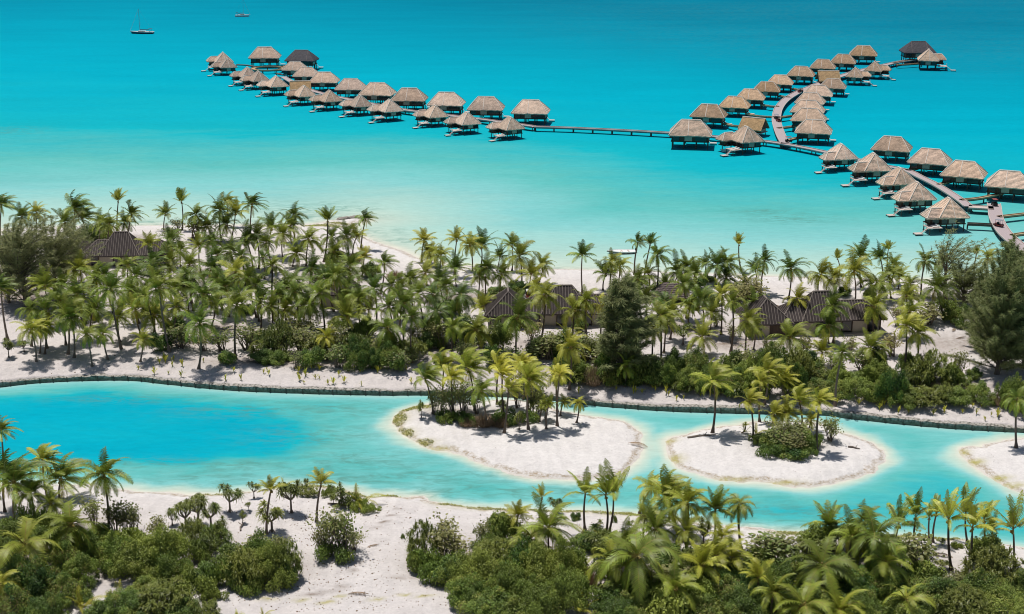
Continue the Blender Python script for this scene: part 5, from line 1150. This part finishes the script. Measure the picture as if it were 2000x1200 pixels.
# near shore
for x, y, w, h, k, t in [(447,1008,46,54,'pandan',.1),(495,976,24,34,'pandan',.1),(567,1008,46,66,'pandan',.45),(529,1046,50,58,'pandan',.6),(385,1030,50,62,'pandan',.4),(360,1040,50,56,'pandan',.3),(410,1040,44,64,'pandan',.35),(430,1062,30,50,'pandan',.3),(335,1030,26,34,'pandan',.25),(375,1062,50,44,'strappy',.3),(420,1075,60,44,'strappy',.25),(340,1075,50,36,'strappy',.2),(395,1094,50,44,'strappy',.15),
    (598,960,16,26,'pandan',.3),(666,992,26,44,'pandan',.3),(700,992,30,46,'young',.8),(652,985,20,22,'pandan',.3),(474,1022,16,24,'pandan',.5),(486,998,14,18,'pandan',.5),(680,992,40,24,'strappy',.4),(640,972,30,22,'low',.7),(700,1000,34,22,'low',.75),(725,1003,40,16,'low',.8),(600,970,40,16,'strappy',.5),(560,960,30,14,'strappy',.6),(555,955,26,22,'young',.8),(657,998,14,14,'pandan',.7),
    (640,1095,60,92,'sparse',.25),(670,1090,56,90,'sparse',.2),(655,1100,70,34,'low',.1),(625,1092,40,60,'sparse',.5),(690,1080,40,40,'sparse',.3),(787,1052,10,10,'low',.4),
    (245,1048,46,62,'sparse',.3),(225,1050,40,70,'sparse',.5),(260,1046,30,56,'sparse',.3),(305,1056,40,44,'sparse',.5),(180,1040,46,70,'sparse',.4),
    (310,1130,110,92,'broad',.85),(270,1140,100,70,'broad',.6),(330,1150,80,60,'broad',.1),(225,1120,80,70,'broad',.1),(250,1090,80,40,'low',.6),(180,1100,90,60,'broad',.1),(120,1130,90,60,'broad',.05),(150,1150,80,60,'broad',.15),(60,1180,100,80,'broad',.05),(120,1190,90,60,'broad',.1),(20,1160,90,80,'broad',.15),(20,1225,100,70,'broad',.1),(80,1235,90,60,'broad',.15),(140,1240,50,30,'broad',.3),
    (30,1075,80,50,'low',.6),(10,1090,70,60,'broad',.3),(60,1050,70,50,'low',.6),(110,1060,70,50,'low',.55),(140,1075,60,40,'broad',.2),(90,1090,70,50,'broad',.15),(200,1070,60,40,'broad',.4),(280,1180,90,44,'broad',.3),(240,1215,110,50,'broad',.3),(320,1210,110,60,'strappy',.4),(370,1180,90,50,'low',.5),(350,1225,90,40,'broad',.4),(400,1215,50,34,'strappy',.3),(195,1210,60,34,'broad',.3),(238,1190,40,46,'young',.7),(160,1190,12,46,'young',.6),(380,1110,70,40,'low',.3),
    (470,1155,90,76,'strappy',.6),(520,1150,90,84,'broad',.6),(555,1140,60,80,'strappy',.5),(435,1150,70,56,'low',.4),(505,1120,80,70,'broad',.2),(450,1120,70,50,'broad',.35),(560,1150,50,44,'broad',.2),(545,1095,50,44,'sparse',.5),(500,1090,50,40,'sparse',.3),(480,1165,60,30,'low',.15),(400,1150,60,44,'broad',.25),(415,1180,50,24,'low',.5),
    (830,1100,66,78,'strappy',.5),(865,1100,70,84,'sparse',.75),(880,1110,60,70,'sparse',.6),(820,1120,60,44,'low',.3),(850,1140,90,48,'low',.4),(880,1145,70,52,'broad',.2),(810,1100,24,26,'sparse',.4),(945,1085,46,66,'sparse',.35),(975,1080,70,70,'broad',.35),(960,1100,80,60,'broad',.25),(1000,1070,50,54,'sparse',.6),
    (900,1150,90,60,'broad',.5),(940,1165,110,80,'broad',.75),(920,1190,90,60,'broad',.4),(970,1135,90,70,'strappy',.7),(1020,1140,90,72,'broad',.0),(1040,1125,70,50,'broad',.0),(990,1180,100,70,'broad',.3),(960,1215,110,50,'broad',.35),(1060,1165,110,90,'broad',.65),(1100,1160,90,100,'broad',.8),(1110,1200,100,80,'broad',.35),(1050,1215,110,70,'broad',.3),(1010,1225,90,50,'broad',.3),(1120,1130,60,70,'broad',.4),(1150,1150,36,40,'dry',.4),(1140,1205,50,44,'young',.6),(1080,1100,40,30,'sparse',.5),
    (1164,1082,60,40,'pandan',.05),(1140,1062,12,40,'young',.6),(1153,1052,16,46,'young',.6),(1087,1005,30,34,'pandan',.05),(1200,1020,14,14,'low',.4),(1230,1032,14,16,'pandan',.4),(1172,1028,10,14,'pandan',.2),(1122,1018,24,14,'low',.1),(1150,1078,60,30,'broad',.0),(1190,1090,70,50,'strappy',.2),(1210,1105,80,44,'broad',.05),(1180,1130,50,40,'low',.1),
    (1250,1190,120,60,'broad',.3),(1300,1175,100,66,'sparse',.45),(1190,1195,80,46,'broad',.25),(1210,1225,100,50,'broad',.3),(1290,1215,130,60,'low',.8),(1340,1200,110,60,'low',.75),(1310,1130,70,60,'broad',.3),(1345,1140,70,60,'strappy',.4),(1375,1068,36,52,'pandan',.35),(1420,1190,100,60,'broad',.05),(1390,1165,90,60,'broad',.1),(1450,1165,90,60,'broad',.05),(1380,1225,110,50,'broad',.25),(1450,1220,110,60,'broad',.1),(1290,1090,60,40,'broad',.2),
    (1500,1120,90,70,'sparse',.2),(1530,1115,70,66,'sparse',.3),(1480,1120,60,44,'broad',.4),(1560,1125,50,60,'pandan',.3),(1585,1110,50,56,'pandan',.35),(1470,1190,90,50,'broad',.0),(1540,1160,100,60,'broad',.3),(1530,1210,110,60,'broad',.3),(1600,1090,70,60,'broad',.45),(1640,1090,80,60,'strappy',.4),(1680,1090,70,60,'broad',.4),(1600,1220,110,60,'broad',.3),(1690,1225,100,60,'broad',.2),(1680,1180,100,66,'broad',.15),(1640,1150,90,60,'broad',.2),(1740,1190,90,60,'broad',.15),(1720,1150,80,56,'broad',.1),
    (1790,1140,90,86,'sparse',.35),(1765,1130,60,70,'sparse',.4),(1810,1160,70,56,'broad',.2),(1770,1170,80,50,'broad',.2),(1840,1065,14,14,'pandan',.3),(1842,1118,30,18,'pandan',.6),(1860,1160,50,40,'sparse',.3),(1880,1150,40,30,'sparse',.6),(1930,1120,70,66,'broad',.45),(1950,1165,110,90,'strappy',.5),(1930,1195,110,70,'broad',.35),(1870,1195,90,50,'broad',.15),(1820,1205,110,60,'broad',.2),(1890,1225,120,60,'strappy',.35),(1780,1230,110,60,'broad',.25),(1970,1225,110,60,'broad',.3),(2000,1180,70,60,'broad',.3),(1985,1140,40,24,'low',.4),(1950,1126,30,40,'pandan',.4),(1870,1072,24,14,'low',.8),(1905,1070,20,20,'pandan',.4),
    (1840,1190,60,44,'broad',.3),(465,1205,24,18,'young',.7),(515,1205,20,20,'young',.8)]:
    plant(k, x, y, w, h, t)
# seedlings in rows on the canal bank
for i in range(86):
    for _ in range(20):
        x = sr.uniform(255, 1990); y = np.interp(x, [0,312,500,831,1062,1270,1389,1662,1887,2000], [745,740,755,763,770,791,797,809,829,834])-sr.uniform(3, 40)
        if (820 < x < 1130) or (1380 < x < 1620 and sr.random() < .6): continue
        break
    p = on_ground(x, y)
    o = link('palm_seedling', SEED[i % 5], None, p); s = sr.uniform(.9, 1.7); o.scale = (s, s, s); o.rotation_euler = (0, 0, sr.uniform(0, 6.28)); o['tone'] = sr.uniform(.5, 1)
    tag(o, 'knee-high planted seedling on the pale bank above the retaining wall', 'seedling', 'seedlings planted along the canal bank')
# fallen logs, dead fronds
def log(x0, y0, x1, y1, r, label):
    a, b = on_ground(x0, y0), on_ground(x1, y1); mb = MB(); d = b-a; n = Vector((-d.y, d.x, 0)).normalized()
    mb.tube([Vector((0, 0, r*.7)), d*.35+n*.12+Vector((0, 0, r)), d*.7-n*.1+Vector((0, 0, r*1.1)), d+Vector((0, 0, r*.6))], [r, r*.9, r*.7, r*.35], 7)
    mb.tube([d*.6+Vector((0, 0, r)), d*.72+n*.5+Vector((0, 0, r+.3))], [r*.5, r*.2], 5)
    tag(mb.build('driftwood_log', M['bark'], None, False, a), label, 'log')
log(1343,856,1398,850,.16,'long fallen palm trunk lying on the middle islet'); log(1656,874,1680,878,.14,'short log at the right of the middle islet'); log(487,1054,522,1044,.2,'curved dark log on the sandy mound')
log(1095,1062,1136,1066,.13,'grey log behind the dark pandanus on the near sand'); log(1325,1056,1366,1072,.2,'dark slanting log under the near shore palms'); log(640,985,690,990,.13,'log across the back of the sandy mound')
log(470,1038,474,1020,.12,'leaning bare stump on the sandy mound')
DF = MB(); frond(DF, random.Random(3), .2, R(14), 3.0, .5, 0, .9, 20, .15, .22, .09); dfm = DF.mesh('fallen_frond', [M['deadfrond'], M['deadfrond']])
for x, y, lab in [(742,1065,'dead frond on the track left of the sandy slope'),(722,1163,'dead frond lying at the foot of the near sand'),(1815,1085,'dead frond on the sandy point at right'),(1500,600,'dead frond on the beach left of the right house'),(1225,868,'dead frond at the right tip of the largest islet'),(1860,650,'dead frond on the clearing by the ironwoods'),(1888,660,'second dead frond on the clearing by the ironwoods'),(120,1192,'orange dead frond in the bottom left thicket')]:
    p = on_ground(x, y); o = link('fallen_frond', dfm, None, p); o.rotation_euler = (0, 0, sr.uniform(0, 6.28)); tag(o, lab, 'dead frond', 'fallen fronds')
# loose coral lumps, husks and leaf litter too many to count
dm = MB(); dr = random.Random(8)
for i in range(2100):
    x, y = dr.choice([(dr.uniform(560, 900), dr.uniform(990, 1200)), (dr.uniform(440, 760), dr.uniform(975, 1200)), (dr.uniform(0, 2000), dr.uniform(690, 790)), (dr.uniform(900, 2000), dr.uniform(1000, 1120)),  (dr.uniform(900, 1850), dr.uniform(560, 700))])
    p = at(x, y, 1.0); z = gz(p.x, p.y)
    if z < .25: continue
    s = dr.uniform(.03, .085)*(1.5 if dr.random() < .1 else 1); dm.av = dr.random(); dm.box((p.x, p.y, z+s*.3), (s*2, s*1.5, s), dr.uniform(0, 3), .6)
tag(dm.build('beach_litter', M['deadfrond']), 'husks, twigs and coral lumps strewn over the sand', 'litter', kind='stuff')
# creeper mats on the waterline
cm = MB(); cr = random.Random(9)
for x, y, rx, ry in ALGAE:
    if (rx*ry < 2.4 and y < 960) or y > 1100: continue
    for k in range(int(170*rx*ry)):
        a = cr.uniform(0, 6.28); d = math.sqrt(cr.random()); p = at(x, y); qx, qy = p.x+rx*d*math.cos(a), p.y+ry*d*math.sin(a); z = gz(qx, qy)
        if z < .04: continue
        cm.av = cr.random(); s = cr.uniform(.05, .10); u = Vector((cr.uniform(-1, 1), cr.uniform(-1, 1), .2)).normalized()*s; w = Vector((-u.y, u.x, cr.uniform(-.04, .04))); o = Vector((qx, qy, z+cr.uniform(.03, .14))); cm.face(o-u, o-w, o+u, o+w)
tag(cm.build('creeper_mat', M['moss']), 'yellow-green creeper and algae along the waterlines', 'ground cover', kind='stuff')

# ------------------------------------------------------------------ labels that single out each plant
groups = {}
for e in REG: groups.setdefault((e[1], e[3]), []).append(e)
for (desc, zn), L in groups.items():
    L.sort(key=lambda e: e[4])
    for i, e in enumerate(L):
        o, _, cat = e[:3]; pref = ''
        if len(L) == 2: pref = ('left ', 'right ')[i]
        elif len(L) > 2: pref = 'leftmost ' if i == 0 else 'rightmost ' if i == len(L)-1 else f'{ORD[i]} from left, '
        if cat == 'tree': txt = desc
        else: txt = f'{pref}{desc} {zn}'
        w = txt.split()
        if len(w) > 16: txt = ' '.join(txt.replace('full-crowned ', '').split()[:16])
        g = {'palm tree': 'coconut palms', 'shrub': 'shrubs', 'small tree': 'thin-stemmed small trees', 'pandanus': 'pandanus trees', 'tree': 'ironwood trees', 'young palm': 'young palms'}[cat]
        tag(o, txt, cat, f'{g} {zn}' if cat != 'tree' else g)

# ------------------------------------------------------------------ light, air, camera
w = bpy.data.worlds.new('World'); scene.world = w; w.use_nodes = True
n, l = w.node_tree.nodes, w.node_tree.links
sky = n.new('ShaderNodeTexSky'); sky.sky_type = 'NISHITA'; sky.sun_disc = False; sky.sun_elevation = R(73); sky.sun_rotation = math.atan2(-.22, .30); sky.altitude = 50; sky.dust_density = 1.0
bg = n['Background']; l.new(sky.outputs[0], bg.inputs[0]); bg.inputs[1].default_value = SKY
sl = bpy.data.lights.new('sun', 'SUN'); sl.energy = SUN; sl.angle = R(.53); sl.color = (1, .955, .89)
so = bpy.data.objects.new('sun', sl); col.objects.link(so); so.rotation_euler = Vector((.18, -.24, -1)).to_track_quat('-Z', 'Y').to_euler(); so.location = (0, 200, 200)
cam = bpy.data.cameras.new('camera'); co = bpy.data.objects.new('camera', cam); col.objects.link(co)
cam.sensor_width = 36; cam.lens = 36*FPX/2000; cam.clip_end = 30000; cam.clip_start = 1
co.location = (0, 0, CAM_H); co.rotation_euler = (math.pi/2-PITCH, 0, 0); scene.camera = co
vs = scene.view_settings; scene.display_settings.display_device = 'sRGB'; vs.view_transform = 'Standard'; vs.look = 'None'; vs.exposure = EXPO; vs.gamma = 1; vs.use_curve_mapping = False
scene.cycles.pixel_filter_type = 'BLACKMAN_HARRIS'; scene.cycles.filter_width = 1.05
scene.cycles.max_bounces = 6; scene.cycles.diffuse_bounces = 3; scene.cycles.transmission_bounces = 3; scene.cycles.transparent_max_bounces = 4
scene.render.film_transparent = False
